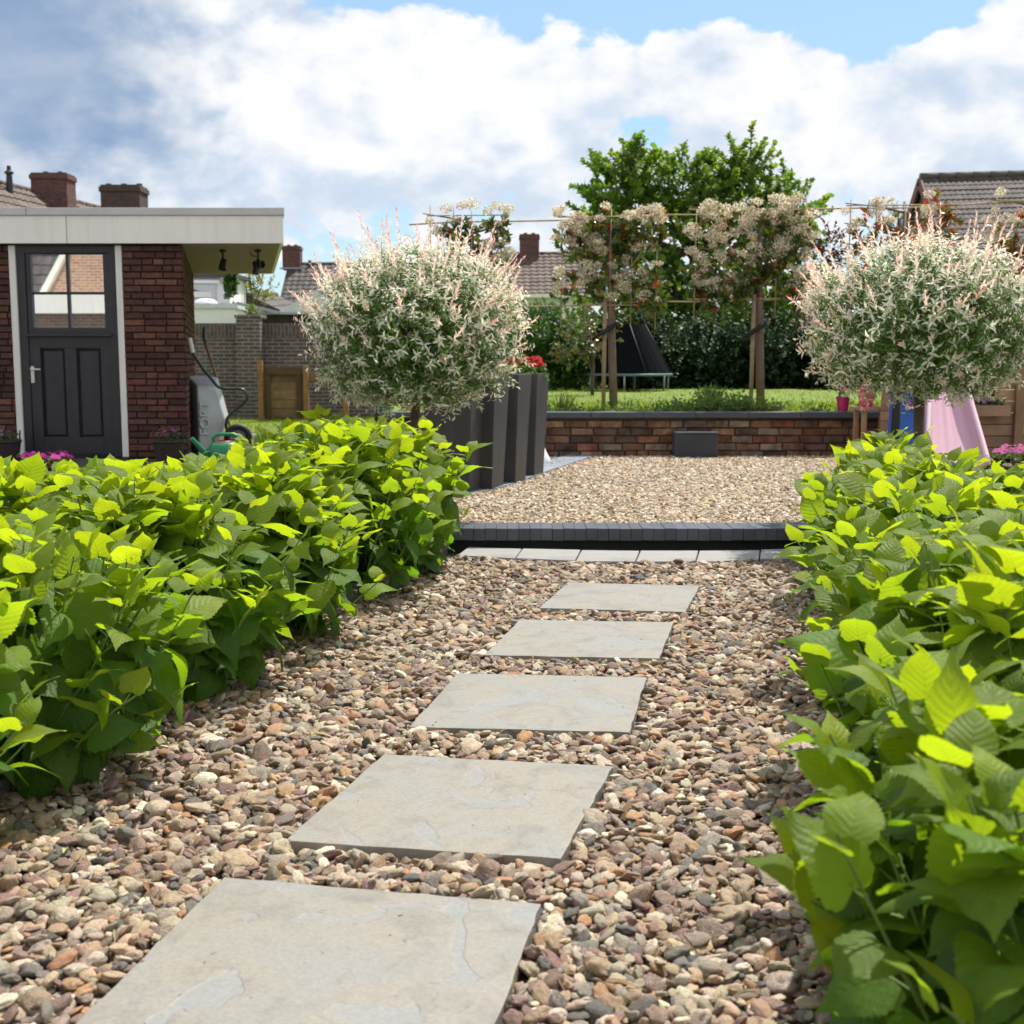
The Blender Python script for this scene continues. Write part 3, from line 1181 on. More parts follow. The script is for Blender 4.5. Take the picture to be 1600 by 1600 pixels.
HYD_HI = [leaf_grid(26, 6, .41, random.uniform(.0, .3), random.uniform(.05, .75), random.uniform(.08, .30), .05, 'heart', i) for i in range(8)]
HYD_MID = [leaf_grid(16, 4, .40, random.uniform(.0, .3), random.uniform(.05, .75), random.uniform(.08, .30), .05, 'heart', i) for i in range(8)]
LANCE = [leaf_grid(4, 2, .15, .5, random.uniform(-.1, .3), .0, 0, 'lance', i) for i in range(4)]
OVAL = [leaf_grid(4, 2, .30, .3, random.uniform(0, .4), .1, 0, 'oval', i) for i in range(4)]
LOBE = [leaf_grid(5, 2, .42, .25, random.uniform(0, .4), .2, .2, 'oval', i) for i in range(4)]
DISC = [leaf_grid(2, 2, .42, .3, .1, 0, 0, 'oval', i) for i in range(2)]


def rvec():
    v = RNG.normal(size=3)
    return v / np.linalg.norm(v)


def hydrangea(label, c, Rr, H, nst, tm, lf=1.0, face=None, dens=1.0):
    """many upright stems with opposite pairs of heart-shaped leaves"""
    cx, cy = c
    t = thing('hydrangea_shrub', label, 'shrub', (cx, cy, -.012), 'hydrangeas edging the path')
    P, D, N, L, C = [], [], [], [], []
    stems = MB()
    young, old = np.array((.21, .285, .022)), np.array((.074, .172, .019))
    for i in range(nst):
        a = RNG.uniform(0, 2 * PI)
        rr = math.sqrt(RNG.uniform(0.0, 1))
        rad = np.array((math.cos(a), math.sin(a), 0))
        base = np.array((cx, cy, -.02)) + rad * Rr * .48 * rr
        h = H * (1 - .22 * rr ** 2.5) * RNG.uniform(.80, 1.03)
        reach = Rr * (.42 * rr) * RNG.uniform(.7, 1.25)
        low = rr > .62
        if low and RNG.random() < .45:
            h *= RNG.uniform(.45, .8)
            reach *= 1.05
        sw = rvec() * .03
        pts = []
        for q in range(7):
            s = q / 6
            p = base + rad * reach * s ** 1.2 + np.array((0, 0, h * s ** .92)) + sw * math.sin(s * 3)
            pts.append(p)
        stems.tube(pts, [.0042 - .0022 * q / 6 for q in range(7)], 5, cap=False)
        nn = max(3, int(h / .058 * dens))
        ph = RNG.uniform(0, PI)
        smin = .10 if low else .38
        for q in range(nn):
            s = smin + (1 - smin) * (q + .5) / nn
            s = min(s + RNG.uniform(-.02, .02), 1)
            fi = s * 6
            i0 = min(int(fi), 5)
            p = pts[i0] + (pts[i0 + 1] - pts[i0]) * (fi - i0)
            top = (q - nn + 4) / 4.0          # >0 for the upper nodes
            for sd in (0, PI):
                az = ph + q * PI / 2 + sd + RNG.normal(0, .25)
                o = np.array((math.cos(az), math.sin(az), 0))
                ou = o @ rad
                if s < .75 and ou < -.3 and rr > .4:
                    continue
                if q >= nn - 1:
                    e, sz = RNG.uniform(.6, 1.25), RNG.uniform(.055, .085)
                elif q >= nn - 3:
                    e, sz = RNG.uniform(.05, 1.1), RNG.uniform(.075, .130)
                else:
                    e = RNG.uniform(-.95, .55) - .35 * (1 - s) - .3 * max(ou, 0) * rr
                    sz = RNG.uniform(.085, .150)
                    if s < .4:
                        sz *= RNG.uniform(.65, .95)
                o = o + rad * .5 * rr * max(0, 1 - max(top, 0))
                o /= np.linalg.norm(o)
                d = o * math.cos(e) + np.array((0, 0, math.sin(e)))
                pet = .03 * RNG.uniform(.5, 1.6)
                pd = o * .8 + np.array((0, 0, .5))
                p2 = p + pd * pet
                if sz > .08:
                    stems.tube([p, p2, p2 + d * .01], [.0017, .0013, .001], 4, cap=False)
                nrm = np.array((0, 0, 1.0)) + rvec() * .6 + (rad * .35 if s < .7 else 0)
                if q >= nn - 1:
                    nrm = np.array((0, 0, .3)) - o + rvec() * .3
                P.append(p2)
                D.append(d)
                N.append(nrm)
                L.append(sz * lf)
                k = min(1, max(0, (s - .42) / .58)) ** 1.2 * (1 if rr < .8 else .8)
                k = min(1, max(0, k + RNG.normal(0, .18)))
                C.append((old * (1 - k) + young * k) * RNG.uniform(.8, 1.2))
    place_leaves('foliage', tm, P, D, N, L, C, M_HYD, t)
    stems.build('stem', M_STEM, t, smooth=True)
    return t


HYL = [
    (lpt(-.42, .30), .62, .66, 56, HYD_HI, 'hydrangea at the left picture edge beside the cut-off foreground slab'),
    (lpt(.34, .30), .58, .66, 62, HYD_HI, 'hydrangea in the front left row level with the foreground slab'),
    (lpt(1.12, .30), .56, .66, 62, HYD_MID, 'hydrangea in the front left row level with the slab beyond the foreground one'),
    (lpt(1.90, .30), .55, .68, 60, HYD_MID, 'hydrangea in the front left row level with the middle slab'),
    (lpt(2.66, .30), .54, .73, 60, HYD_MID, 'hydrangea in the front left row level with the two far slabs'),
    (lpt(3.36, .30), .54, .74, 60, HYD_MID, 'hydrangea at the step end of the left row, beside the planters'),
    (lpt(1.0, 1.2), .60, .64, 52, HYD_MID, 'hydrangea behind the left front row, lowest before the shed door'),
    (lpt(1.85, 1.2), .60, .63, 52, HYD_MID, 'hydrangea behind the left front row, under the right half of the shed door'),
    (lpt(2.7, 1.15), .58, .55, 52, HYD_MID, 'hydrangea behind the left front row, before the brick corner of the shed'),
    (lpt(3.5, 1.1), .56, .53, 52, HYD_MID, 'hydrangea behind the left front row, before the green watering can'),
    (lpt(4.2, .95), .50, .70, 44, HYD_MID, 'hydrangea growing round the foot of the left willow stem'),
]
HYR = [
    (rpt(-.26, .35), .60, .66, 96, HYD_HI, 'hydrangea in the lower right corner with the largest leaves'),
    (rpt(.45, .38), .55, .69, 62, HYD_HI, 'hydrangea in the right row level with the second and middle slabs'),
    (rpt(1.24, .38), .52, .70, 60, HYD_HI, 'hydrangea in the right row level with the middle slab'),
    (rpt(2.0, .37), .52, .66, 58, HYD_MID, 'hydrangea in the right row level with the slab second from the step'),
    (rpt(2.76, .38), .52, .66, 58, HYD_MID, 'hydrangea in the right row level with the slab nearest to the step'),
    (rpt(3.5, .38), .52, .66, 56, HYD_MID, 'hydrangea in the right row beside the end of the border pavers'),
    (rpt(4.25, .42), .50, .66, 50, HYD_MID, 'hydrangea at the far end of the right row, beside the terrace gravel'),
    (rpt(1.9, 1.35), .56, .68, 48, HYD_MID, 'hydrangea behind the right row at the picture edge'),
    (rpt(2.8, 1.35), .58, .65, 48, HYD_MID, 'hydrangea behind the right row, under the playhouse flower box'),
    (rpt(3.7, 1.35), .58, .64, 48, HYD_MID, 'hydrangea behind the right row, before the pink slide'),
]
for c, rr, h, n_, tm, lab in HYL + HYR:
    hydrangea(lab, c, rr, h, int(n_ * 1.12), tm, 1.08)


def twigs(ell, n, length, nleaf, lsize, tm, colf, mtl, parent, name='crown', up=.5, outw=1.0, rnd=.35, inner=.35, spread=.9, wood=None, wr=.004, sag=0.0, tip=True, wood_name='twig'):
    """foliage carried on many short shoots that start inside ellipsoids; leaves in all directions round each shoot"""
    P, D, N, L, C = [], [], [], [], []
    wb = MB()
    wts = np.array([e[2] for e in ell], float)
    wts /= wts.sum()
    for i in range(n):
        ce, ra, _ = ell[RNG.choice(len(ell), p=wts)]
        u = rvec()
        f = (inner + (1 - inner) * RNG.random() ** .6)
        st_ = np.array(ce) + u * np.array(ra) * f * .93
        ow = u / np.array(ra)
        ow /= np.linalg.norm(ow)
        d = ow * outw + np.array((0, 0, up)) + rvec() * rnd
        d /= np.linalg.norm(d)
        ln = length * RNG.uniform(.6, 1.25) * (1 if f > .6 else .8)
        cv = np.array((0, 0, -sag))
        side = rvec()
        pts = []
        for q in range(nleaf):
            s = (q + .6) / nleaf
            p = st_ + d * ln * s + cv * ln * s * s
            a = q * 2.4 + i
            x1 = np.cross(d, side)
            x1 /= np.linalg.norm(x1) + 1e-9
            x2 = np.cross(d, x1)
            o = x1 * math.cos(a) + x2 * math.sin(a)
            la = spread * (1.0 - .55 * s if tip else 1)
            ld = d * math.cos(la) + o * math.sin(la) + rvec() * .15
            P.append(p)
            D.append(ld)
            N.append(d * math.sin(la) - o * math.cos(la) + np.array((0, 0, .5)) + rvec() * .2)
            L.append(lsize * RNG.uniform(.7, 1.2))
            C.append(colf(s, f, u, p))
        if wood is not None:
            wb.tube([st_ - d * ln * .3, st_ + d * ln * .5 + cv * ln * .25, st_ + d * ln + cv * ln], [wr, wr * .8, wr * .4], 4, cap=False)
    o = place_leaves(name, tm, P, D, N, L, C, mtl, parent)
    if wood is not None:
        wb.build(wood_name, wood, parent, smooth=True)
    return o


# dry stalks and leaf scraps lying on the stones
P, D, N, L, C = [], [], [], [], []
lit = jgrid(-1.6, 2.0, 1.7, 6.2, .19, .5)
lit = lit[in_poly(lit, region)]
keep = np.ones(len(lit), bool)
for s_ in SLABS:
    keep &= ~in_poly(lit, s_)
for p in lit[keep]:
    a = RNG.uniform(0, 2 * PI)
    P.append((p[0], p[1], .002))
    D.append((math.cos(a), math.sin(a), RNG.normal(0, .12)))
    N.append((RNG.normal(0, .4), RNG.normal(0, .4), 1))
    L.append(RNG.uniform(.03, .085))
    C.append(np.array([(.30, .20, .09), (.22, .12, .06), (.38, .33, .14), (.15, .09, .05)][RNG.integers(0, 4)]) * RNG.uniform(.8, 1.2))
for s_ in SLABS:
    for i in range(26):
        a, b = RNG.random(2)
        q_ = [np.array(v_) for v_ in s_]
        p = q_[0] + (q_[1] - q_[0]) * a + (q_[3] - q_[0]) * (b ** .6 if i % 2 else b)
        P.append((p[0], p[1], .0012))
        an = RNG.uniform(0, 2 * PI)
        D.append((math.cos(an), math.sin(an), .02))
        N.append((RNG.normal(0, .2), RNG.normal(0, .2), 1))
        L.append(RNG.uniform(.006, .018))
        C.append(np.array([(.10, .075, .05), (.20, .14, .09), (.40, .36, .28)][RNG.integers(0, 3)]))
tm_ = [leaf_grid(4, 2, w_, .8, d_, .1, 0, 'lance', i) for i, (w_, d_) in enumerate(((.03, .1), (.035, -.1), (.10, .3), (.025, .2)))]
tag(place_leaves('plant_litter', tm_, P, D, N, L, C, leaf_mat('dry_leaf', .15, (1, 1, 1), .8)), kind='stuff')

# ------------------------------------------------------------------ the two variegated willows on stems
def willow(label, c, foot, ra, n, seed, tops):
    cx, cy, cz = c
    t = thing('willow_standard', label, 'tree', foot, 'ball-headed willows on stems')
    m_ = MB()
    x0, y0, z0 = foot
    zb = cz - ra[2] * .62
    m_.tube([(x0, y0, z0), (x0 + .006, y0, z0 + .3), ((x0 + cx) / 2, y0, (z0 + zb) / 2), (cx, cy, zb), (cx + .01, cy, zb + .1)], [.032, .027, .026, .03, .036], 10)
    m_.build('trunk', M_BARK, t, smooth=True)
    m_ = MB()
    for i in range(46):
        u = rvec()
        u[2] = abs(u[2]) * .8 - .12
        p0 = np.array((cx, cy, zb + .07))
        p3 = np.array((cx, cy, cz)) + u * np.array(ra) * RNG.uniform(.55, .85)
        mid = p0 * .45 + p3 * .55 + np.array((0, 0, .05)) + rvec() * .03
        m_.tube([p0, p0 * .75 + mid * .25 + np.array((0, 0, .02)), mid, p3], [.013, .009, .006, .003], 5, cap=False)
    m_.build('branch', M_BARK, t, smooth=True)
    green, cream, pink = np.array((.11, .225, .035)), np.array((.96, .92, .78)), np.array((.94, .58, .53))

    def colf(s, f, u, p):
        # young growth at the outside is cream, the tips of the upper shoots pink
        k = min(1, max(0, (s - .52) * 2.6 + (f - .80) * 2.2 + .38 * u[2] + .20 * abs(u[0]) + RNG.normal(0, .22)))
        c_ = green * RNG.uniform(.65, 1.5) * (1 - k) + cream * k
        if s > .75 and f > .85 and (u[2] > .35 or abs(u[0]) > .75):
            kp_ = min(1, max(0, (s - .70) * 2.2 + RNG.normal(0, .15)))
            c_ = c_ * (1 - kp_) + pink * kp_
        return c_ * RNG.uniform(.9, 1.05)
    e = [((cx, cy, cz), ra, 1.0)]
    twigs(e, n, .12, 12, .043, LANCE, colf, M_WIL, t, 'crown', .25, 1.0, .6, .35, 1.25, M_BARK, .0016, wood_name='inner_shoot', tip=False)
    # long young shoots standing out of the crown, cream and pink
    P, D, N, L, C = [], [], [], [], []
    wb = MB()
    for i in range(tops):
        u = rvec()
        u[2] = u[2] * .75 + .40
        u /= np.linalg.norm(u)
        st_ = np.array((cx, cy, cz)) + u * np.array(ra) * RNG.uniform(.82, .98)
        d = u * .9 + np.array((0, 0, .75)) + rvec() * .28
        d /= np.linalg.norm(d)
        ln = RNG.uniform(.06, .25) * (1.15 if u[2] > .4 else .7)
        nl = int(6 + ln * 62)
        for q in range(nl):
            s = (q + .5) / nl
            a = q * 2.4
            x1 = np.cross(d, (0.3, .2, 1))
            x1 /= np.linalg.norm(x1)
            x2 = np.cross(d, x1)
            o = x1 * math.cos(a) + x2 * math.sin(a)
            la = .85 - .6 * s
            P.append(st_ + d * ln * s)
            D.append(d * math.cos(la) + o * math.sin(la))
            N.append(d * math.sin(la) - o * math.cos(la))
            L.append(.045 * RNG.uniform(.7, 1.2) * (1.1 - .45 * s))
            k = min(1, max(0, -.1 + 1.1 * s + RNG.normal(0, .15)))
            C.append((cream * (1 - k) + pink * k) * RNG.uniform(.9, 1.1))
        wb.tube([st_ - d * .06, st_ + d * ln], [.0015, .0008], 4, cap=False)
    place_leaves('young_shoot_foliage', LANCE, P, D, N, L, C, M_WIL, t)
    # hanging tufts below the crown
    P, D, N, L, C = [], [], [], [], []
    for i in range(int(n * .055)):
        a = RNG.uniform(0, 2 * PI)
        r = RNG.uniform(.35, .95)
        st_ = np.array((cx + math.cos(a) * ra[0] * r, cy + math.sin(a) * ra[1] * r, cz - ra[2] * math.sqrt(max(.02, 1 - r * r)) * .9))
        d = np.array((math.cos(a) * .5, math.sin(a) * .5, -.75)) + rvec() * .35
        d /= np.linalg.norm(d)
        ln = RNG.uniform(.06, .16)
        for q in range(14):
            s = (q + .5) / 14
            aa = q * 2.4
            x1 = np.cross(d, (1, .2, .1))
            x1 /= np.linalg.norm(x1)
            x2 = np.cross(d, x1)
            o = x1 * math.cos(aa) + x2 * math.sin(aa)
            P.append(st_ + d * ln * s)
            D.append(d * .5 + o * .8)
            N.append(np.array((0, 0, 1.)) + rvec() * .4)
            L.append(.036 * RNG.uniform(.7, 1.2))
            k = min(1, max(0, s * .9 - .15 + RNG.normal(0, .25)))
            C.append(green * (1 - k) + cream * k)
    place_leaves('hanging_foliage', LANCE, P, D, N, L, C, M_WIL, t)


cL = at(650, 513, 7.35)
cR = at(1440, 503, 7.0)
fL = gnd(642, 720, .0); fL = Vector((at(641, 680, 7.35).x, 7.35, -.02))
fR = Vector((at(1437, 680, 7.0).x, 7.0, .06))
willow('pink and white dappled willow ball left of the terrace, before the planters', cL, fL, (.64, .60, .46), 1550, 1, 175)
willow('pink and white dappled willow ball right of the terrace, before the playhouse', cR, fR, (.67, .60, .42), 1450, 2, 145)

# ------------------------------------------------------------------ espalier photinias on bamboo frames
def espalier(label, px, dist, nfl, nlf, redness, foot_z=.48, x0=-85, x1=100, ytop=335, ybot=480):
    foot = at(px, 600, dist)
    foot.z = foot_z
    t = thing('espalier_tree', label, 'tree', foot, 'espalier trees on bamboo frames')
    A = at(px + x0, ytop, dist)
    B = at(px + x1, ybot, dist)
    m_ = MB()
    topz = A.z - .05
    ft = Vector((foot.x + .03, foot.y, foot_z))
    m_.tube([ft, (foot.x + .01, foot.y, foot_z + .5), (foot.x - .01, foot.y, B.z), (foot.x - .02, foot.y, (A.z + B.z) / 2), (foot.x - .03, foot.y, topz)], [.046, .042, .038, .030, .016], 10)
    m_.build('trunk', mat('espalier_bark', (.19, .13, .10), .9, .35, 14, .8, 50), t, smooth=True)
    m_ = MB()
    m_.tube([(foot.x - .085, foot.y - .05, foot_z - .01), (foot.x - .075, foot.y - .05, B.z + .05)], .022, 8)
    m_.build('stake', M_PALEBARK, t, smooth=True)
    m_ = MB()
    zs = foot_z + .86
    m_.tube([(foot.x - .19, foot.y - .085, zs - .11), (foot.x - .09, foot.y - .08, zs - .05), (foot.x + .04, foot.y - .062, zs + .035), (foot.x + .068, foot.y, zs + .05)], [.018, .026, .026, .022], 6)
    m_.build('tie_strap', M_BLACKRUB, t, smooth=True)
    m_ = MB()
    for i in range(5):
        xx = A.x + (B.x - A.x) * (i + .5) / 5 + random.uniform(-.04, .04)
        m_.tube([(xx, dist - .035, B.z - .17 - random.uniform(0, .08)), (xx + .01, dist - .035, A.z + random.uniform(-.05, .12))], .0065, 6)
    for sgn in (-1, 1):
        m_.tube([(foot.x, dist - .03, B.z + .12), (foot.x + sgn * (B.x - A.x) * .38, dist - .03, A.z - .12)], .007, 6)
    for zz in (A.z, B.z):
        m_.tube([(A.x + .05, dist - .045, zz), (B.x - .05, dist - .045, zz + .01)], .007, 6)
    m_.build('bamboo_frame', M_BAMBOO, t, smooth=True)
    m_ = MB()
    br = []
    for i in range(9):
        z = B.z + (A.z - B.z) * (i + .3) / 9
        sg = 1 if i % 2 else -1
        xe = (B.x if sg > 0 else A.x) - sg * random.uniform(0, .12)
        p = [(foot.x - .015, dist, z), ((foot.x + xe) / 2, dist + random.uniform(-.04, .04), z + .06), (xe, dist + random.uniform(-.05, .05), z + .10)]
        br.append(p)
        m_.tube(p, [.013, .009, .005], 6, cap=False)
    m_.build('limb', M_BARK, t, smooth=True)
    cx, cz = (A.x + B.x) / 2, (A.z + B.z) / 2 - .02
    green, red, bronze = np.array((.075, .115, .025)), np.array((.42, .06, .02)), np.array((.26, .15, .035))
    # clusters of leaves and blossom set over the flat frame, with gaps
    spots = []
    for i in range(nlf):
        xx, zz = RNG.uniform(A.x + .10, B.x - .10), RNG.uniform(B.z - .04, A.z - .02)
        spots.append((xx, dist + RNG.normal(0, .07), zz))

    def colf(s, f, u, p):
        k = RNG.random()
        c_ = red if k < redness else (bronze if k < redness * 2.0 else green)
        return c_ * RNG.uniform(.7, 1.35)
    twigs([(s_, (.05, .05, .05), 1) for s_ in spots], nlf * 4, .13, 8, .078, OVAL, colf, M_PHOT, t, 'foliage', .35, 1, .5, .2, .95)
    P, D, N, L, C = [], [], [], [], []
    for i in range(nfl):
        edge = RNG.random()
        xx = RNG.uniform(A.x + .03, B.x - .03)
        zz = RNG.uniform(B.z + .05, A.z + .08) if edge < .86 else A.z + RNG.uniform(-.08, .12)
        if abs(xx - foot.x) < .10 and RNG.random() < .6:
            continue
        cc = np.array((xx, dist - RNG.uniform(.02, .16), zz))
        rr = RNG.uniform(.034, .085)
        nb = int(rr * 1900)
        tone = RNG.uniform(.8, 1.05)
        for q in range(nb):
            u = rvec()
            u[2] = u[2] * .8 + .15
            p = cc + u * rr * np.array((1.05, .9, .85)) * RNG.uniform(.7, 1.05)
            P.append(p)
            D.append(rvec())
            N.append(u + rvec() * .5)
            L.append(RNG.uniform(.015, .026))
            w = RNG.uniform(.75, 1.1) * tone
            C.append((.92 * w, .85 * w, .68 * w) if RNG.random() < .88 else (.45 * w, .33 * w, .17 * w))
    if P:
        place_leaves('blossom', DISC, P, D, N, L, C, M_PETAL, t)
    return t


espalier('photinia espalier with cream blossom partly hidden behind the left willow', 742, 13.5, 36, 26, .04, .48, -82, 62, 338, 478)
espalier('photinia espalier with cream blossom standing left of the big green tree trunk, before the trampoline', 955, 13.2, 96, 44, .05, .48, -92, 88, 340, 478)
espalier('photinia espalier with the fullest cream blossom, right of the trampoline', 1185, 13.0, 118, 50, .04, .48, -118, 92, 328, 468)
espalier('photinia espalier with dark red young leaves above the right willow', 1408, 12.9, 34, 26, .28, .48, -95, 92, 322, 462)
espalier('photinia espalier at the right picture edge before the house roof', 1622, 12.8, 34, 34, .28, .48, -85, 90, 315, 455)
for (y0, y1, lab) in ((352, 313, 'long thin bamboo cane running along the tops of the espalier trees'), (483, 455, 'long thin bamboo cane running along the lower edge of the espalier trees')):
    pts = []
    for i in range(15):
        s = i / 14
        p = at(640 + 1080 * s, y0 + (y1 - y0) * s, 13.55 - .8 * s)
        p.y -= .06
        p.z += .012 * math.sin(i * 1.7)
        pts.append(p)
    m_ = MB()
    m_.tube(pts, .009, 6)
    tag(m_.build('bamboo_cane', M_BAMBOO, smooth=True), lab, 'cane', 'bamboo canes')

# ------------------------------------------------------------------ background trees and shrubs
def trunk_mb(foot, top, r, limbs):
    m_ = MB()
    foot, top = Vector(foot), Vector(top)
    m_.tube([foot, foot.lerp(top, .4) + Vector((.04, 0, 0)), top], [r, r * .75, r * .3], 9)
    for l in limbs:
        l = Vector(l)
        s = foot.lerp(top, random.uniform(.3, .75))
        m_.tube([s, s.lerp(l, .5) + Vector((0, 0, .12)), l], [r * .45, r * .3, r * .1], 6, cap=False)
    return m_


def big_tree():
    d = 27.0
    foot = at(1085, 600, d)
    foot.z = .45
    t = thing('leafy_tree', 'large fresh green tree rising behind the espaliers', 'tree', foot)
    ell = []
    for px, py, rx, rz, w in ((975, 300, 52, 60, .9), (940, 365, 42, 50, .6), (1065, 308, 62, 62, .9), (1150, 300, 58, 62, 1.0), (1222, 345, 50, 55, .8), (1245, 420, 35, 60, .6), (1000, 400, 80, 70, .9), (1130, 400, 90, 70, 1.0), (1010, 490, 80, 60, .8), (1130, 490, 90, 60, .9), (1225, 490, 50, 60, .6), (950, 490, 40, 50, .4), (1060, 540, 110, 45, .7), (985, 262, 30, 26, .3), (1150, 262, 30, 26, .3)):
        c = at(px, py, d + random.uniform(-.7, .7))
        k = d / FPX
        ell.append((tuple(c), (rx * k, .9, rz * k), w))
    m_ = trunk_mb(foot, at(1085, 330, d), .16, [e[0] for e in ell])
    m_.build('trunk', M_BARK, t, smooth=True)
    ga, gb = np.array((.085, .165, .024)), np.array((.155, .25, .038))

    def colf(s, f, u, p):
        k = RNG.random()
        return (ga * (1 - k) + gb * k) * RNG.uniform(.75, 1.2)
    twigs(ell, 1000, .50, 20, .125, LOBE, colf, M_TREE, t, 'crown', .35, .9, .8, .15, 1.15, M_BARK, .012)


big_tree()


def bush(name, label, cat, ells, n, length, nleaf, ls, tm, ca, cb, mtl, foot, trunk=None, group=None, up=.4, wood=False):
    t = thing(name, label, cat, foot, group)
    ca, cb = np.array(ca), np.array(cb)

    def colf(s, f, u, p):
        k = RNG.random()
        return (ca * (1 - k) + cb * k) * RNG.uniform(.7, 1.25)
    twigs(ells, n, length, nleaf, ls, tm, colf, mtl, t, 'foliage', up, .9, .5, .2, 1.1, M_BARK if wood else None, .005, wood_name='branch')
    if trunk:
        trunk_mb(*trunk).build('trunk', M_BARK, t, smooth=True)
    return t


def ellp(px, py, d, rx, rz, ry=.7, w=1.0):
    k = d / FPX
    return (tuple(at(px, py, d)), (rx * k, ry, rz * k), w)


DG = ((.012, .034, .010), (.026, .06, .014))
MG = ((.03, .075, .018), (.06, .12, .026))
f_ = at(868, 610, 21); f_.z = .4
bush('round_shrub', 'bright green shrub on the lawn beside the red flowers', 'shrub', [ellp(850, 525, 21, 42, 40), ellp(890, 540, 21.3, 45, 50), ellp(870, 585, 21.5, 50, 35)], 420, .28, 14, .085, OVAL, MG[0], MG[1], M_TREE, f_)
f_ = at(890, 610, 23); f_.z = .4
bush('evergreen_shrub', 'dark evergreen shrub at the back of the lawn left of the trampoline', 'shrub', [ellp(880, 580, 23, 70, 45), ellp(830, 590, 23, 50, 40)], 420, .28, 14, .085, OVAL, DG[0], DG[1], M_DARKLEAF, f_, group='dark evergreen shrubs behind the lawn')
for px, py, rx, rz, lab in ((1000, 560, 70, 60, 'dark evergreen shrub right behind the trampoline net'), (1105, 565, 62, 62, 'dark evergreen shrub between the trampoline and the right espalier trunk'), (1200, 560, 65, 66, 'dark evergreen shrub behind the right espalier trunk'), (1290, 560, 55, 66, 'dark evergreen shrub beside the left edge of the right willow')):
    d = 22.6 + random.uniform(-.4, .6)
    f_ = at(px, 610, d); f_.z = .42
    bush('evergreen_shrub', lab, 'shrub', [ellp(px, py, d, rx, rz, .9), ellp(px + 10, 600, d, rx * .9, 25, .9)], 850, .30, 14, .09, OVAL, DG[0], DG[1], M_DARKLEAF, f_, group='dark evergreen shrubs behind the lawn')
f_ = at(925, 620, 18); f_.z = .47
bush('sapling', 'thin young tree with bronze green leaves left of the trampoline', 'tree', [ellp(925, 525, 18, 42, 35, .3), ellp(905, 545, 18, 30, 25, .3)], 60, .25, 9, .07, OVAL, (.06, .09, .02), (.13, .11, .03), M_PHOT, f_, (f_, at(920, 500, 18), .03, [at(945, 540, 18), at(900, 530, 18), at(935, 560, 18)]))
f_ = at(1405, 600, 21); f_.z = .4
bush('conifer', 'narrow dark green conifer behind the red-leaved espalier', 'tree', [ellp(1403, 365, 21, 20, 40, .25), ellp(1404, 430, 21, 26, 60, .3), ellp(1404, 520, 21, 30, 70, .3)], 420, .14, 14, .045, LANCE, (.02, .05, .014), (.035, .075, .02), M_DARKLEAF, f_, (f_, at(1404, 340, 21), .06, []), up=1.0)
f_ = at(1292, 560, 24); f_.z = .4
bush('red_shrub', 'dark red leaved shrub peeping over the left side of the right willow', 'shrub', [ellp(1292, 405, 24, 22, 40, .4), ellp(1290, 480, 24, 30, 60, .4)], 150, .3, 10, .08, OVAL, (.06, .015, .018), (.11, .03, .03), M_PHOT, f_, (f_, at(1292, 400, 24), .05, []))
f_ = at(400, 600, 34); f_.z = 0
bush('bare_tree', 'sparse young tree far off between the white building and the roofs', 'tree', [ellp(378, 445, 34, 16, 22, .3), ellp(408, 452, 34, 18, 14, .3)], 46, .4, 8, .11, OVAL, (.13, .16, .05), (.2, .2, .08), M_TREE, f_, (f_, at(392, 440, 34), .06, [at(378, 430, 34), at(412, 440, 34)]))
f_ = at(362, 500, 31.5); f_.z = 0
bush('ivy_plant', 'strip of climbing greenery on the corner of the white building', 'plant', [ellp(361, 440, 31.5, 3.5, 26, .1), ellp(361, 500, 31.5, 4, 60, .1)], 160, .12, 8, .09, OVAL, MG[0], MG[1], M_TREE, f_)
f_ = at(393, 500, 22); f_.z = at(393, 497, 22).z
bush('wall_plant', 'small green plant growing on top of the garden wall pillar', 'plant', [ellp(393, 488, 22, 7, 8, .08)], 26, .09, 9, .05, OVAL, (.09, .16, .04), (.16, .22, .07), M_TREE, f_)

# lawn grass and the ground cover along the wall
def grass(name, boxes, n, h0, h1, cols):
    P, D, N, L, C = [], [], [], [], []
    for i in range(n):
        x0, x1, y0, y1 = boxes[RNG.integers(0, len(boxes))]
        x = RNG.uniform(x0, x1)
        y = y0 + (y1 - y0) * RNG.random() ** 1.3
        P.append((x, y, lawn_z(x) - .005))
        D.append(np.array((0, 0, 1.)) + rvec() * .45)
        N.append(rvec())
        L.append(RNG.uniform(h0, h1))
        C.append(np.array(cols[RNG.integers(0, len(cols))]) * RNG.uniform(.8, 1.2))
    tm = [leaf_grid(2, 1, .06, 0, random.uniform(-.3, .5), 0, 0, 'lance', i) for i in range(4)]
    return tag(place_leaves(name, tm, P, D, N, L, C, M_GRASS), kind='stuff')


grass('grass', [(-.2, 7.5, 12.25, 21), (-2.7, -1.2, 12.2, 22.3), (-6.5, -2.7, 18.0, 22.3), (.2, 5.0, 12.25, 15)], 30000, .03, .075, [(.19, .26, .022), (.15, .22, .02), (.23, .28, .035)])
P, D, N, L, C = [], [], [], [], []
for i in range(700):
    x = RNG.uniform(.1, 3.6)
    dens = .22 + .78 * math.exp(-((x - 2.1) / .55) ** 2)
    if RNG.random() > dens:
        continue
    y = 12.22 + abs(RNG.normal(0, .22))
    h = RNG.uniform(.01, .055) + .17 * math.exp(-((x - 2.05) / .5) ** 2) * RNG.random()
    for q in range(16):
        p = np.array((x, y, .485 + h * RNG.random())) + RNG.normal(0, .04, 3)
        p[2] = max(p[2], .48)
        P.append(p)
        D.append(rvec() + np.array((0, 0, .4)))
        N.append(rvec() + np.array((0, 0, .8)))
        L.append(RNG.uniform(.025, .045))
        k = RNG.random()
        C.append(np.array((.06, .12, .03)) * (1 - k) + np.array((.20, .26, .12)) * k)
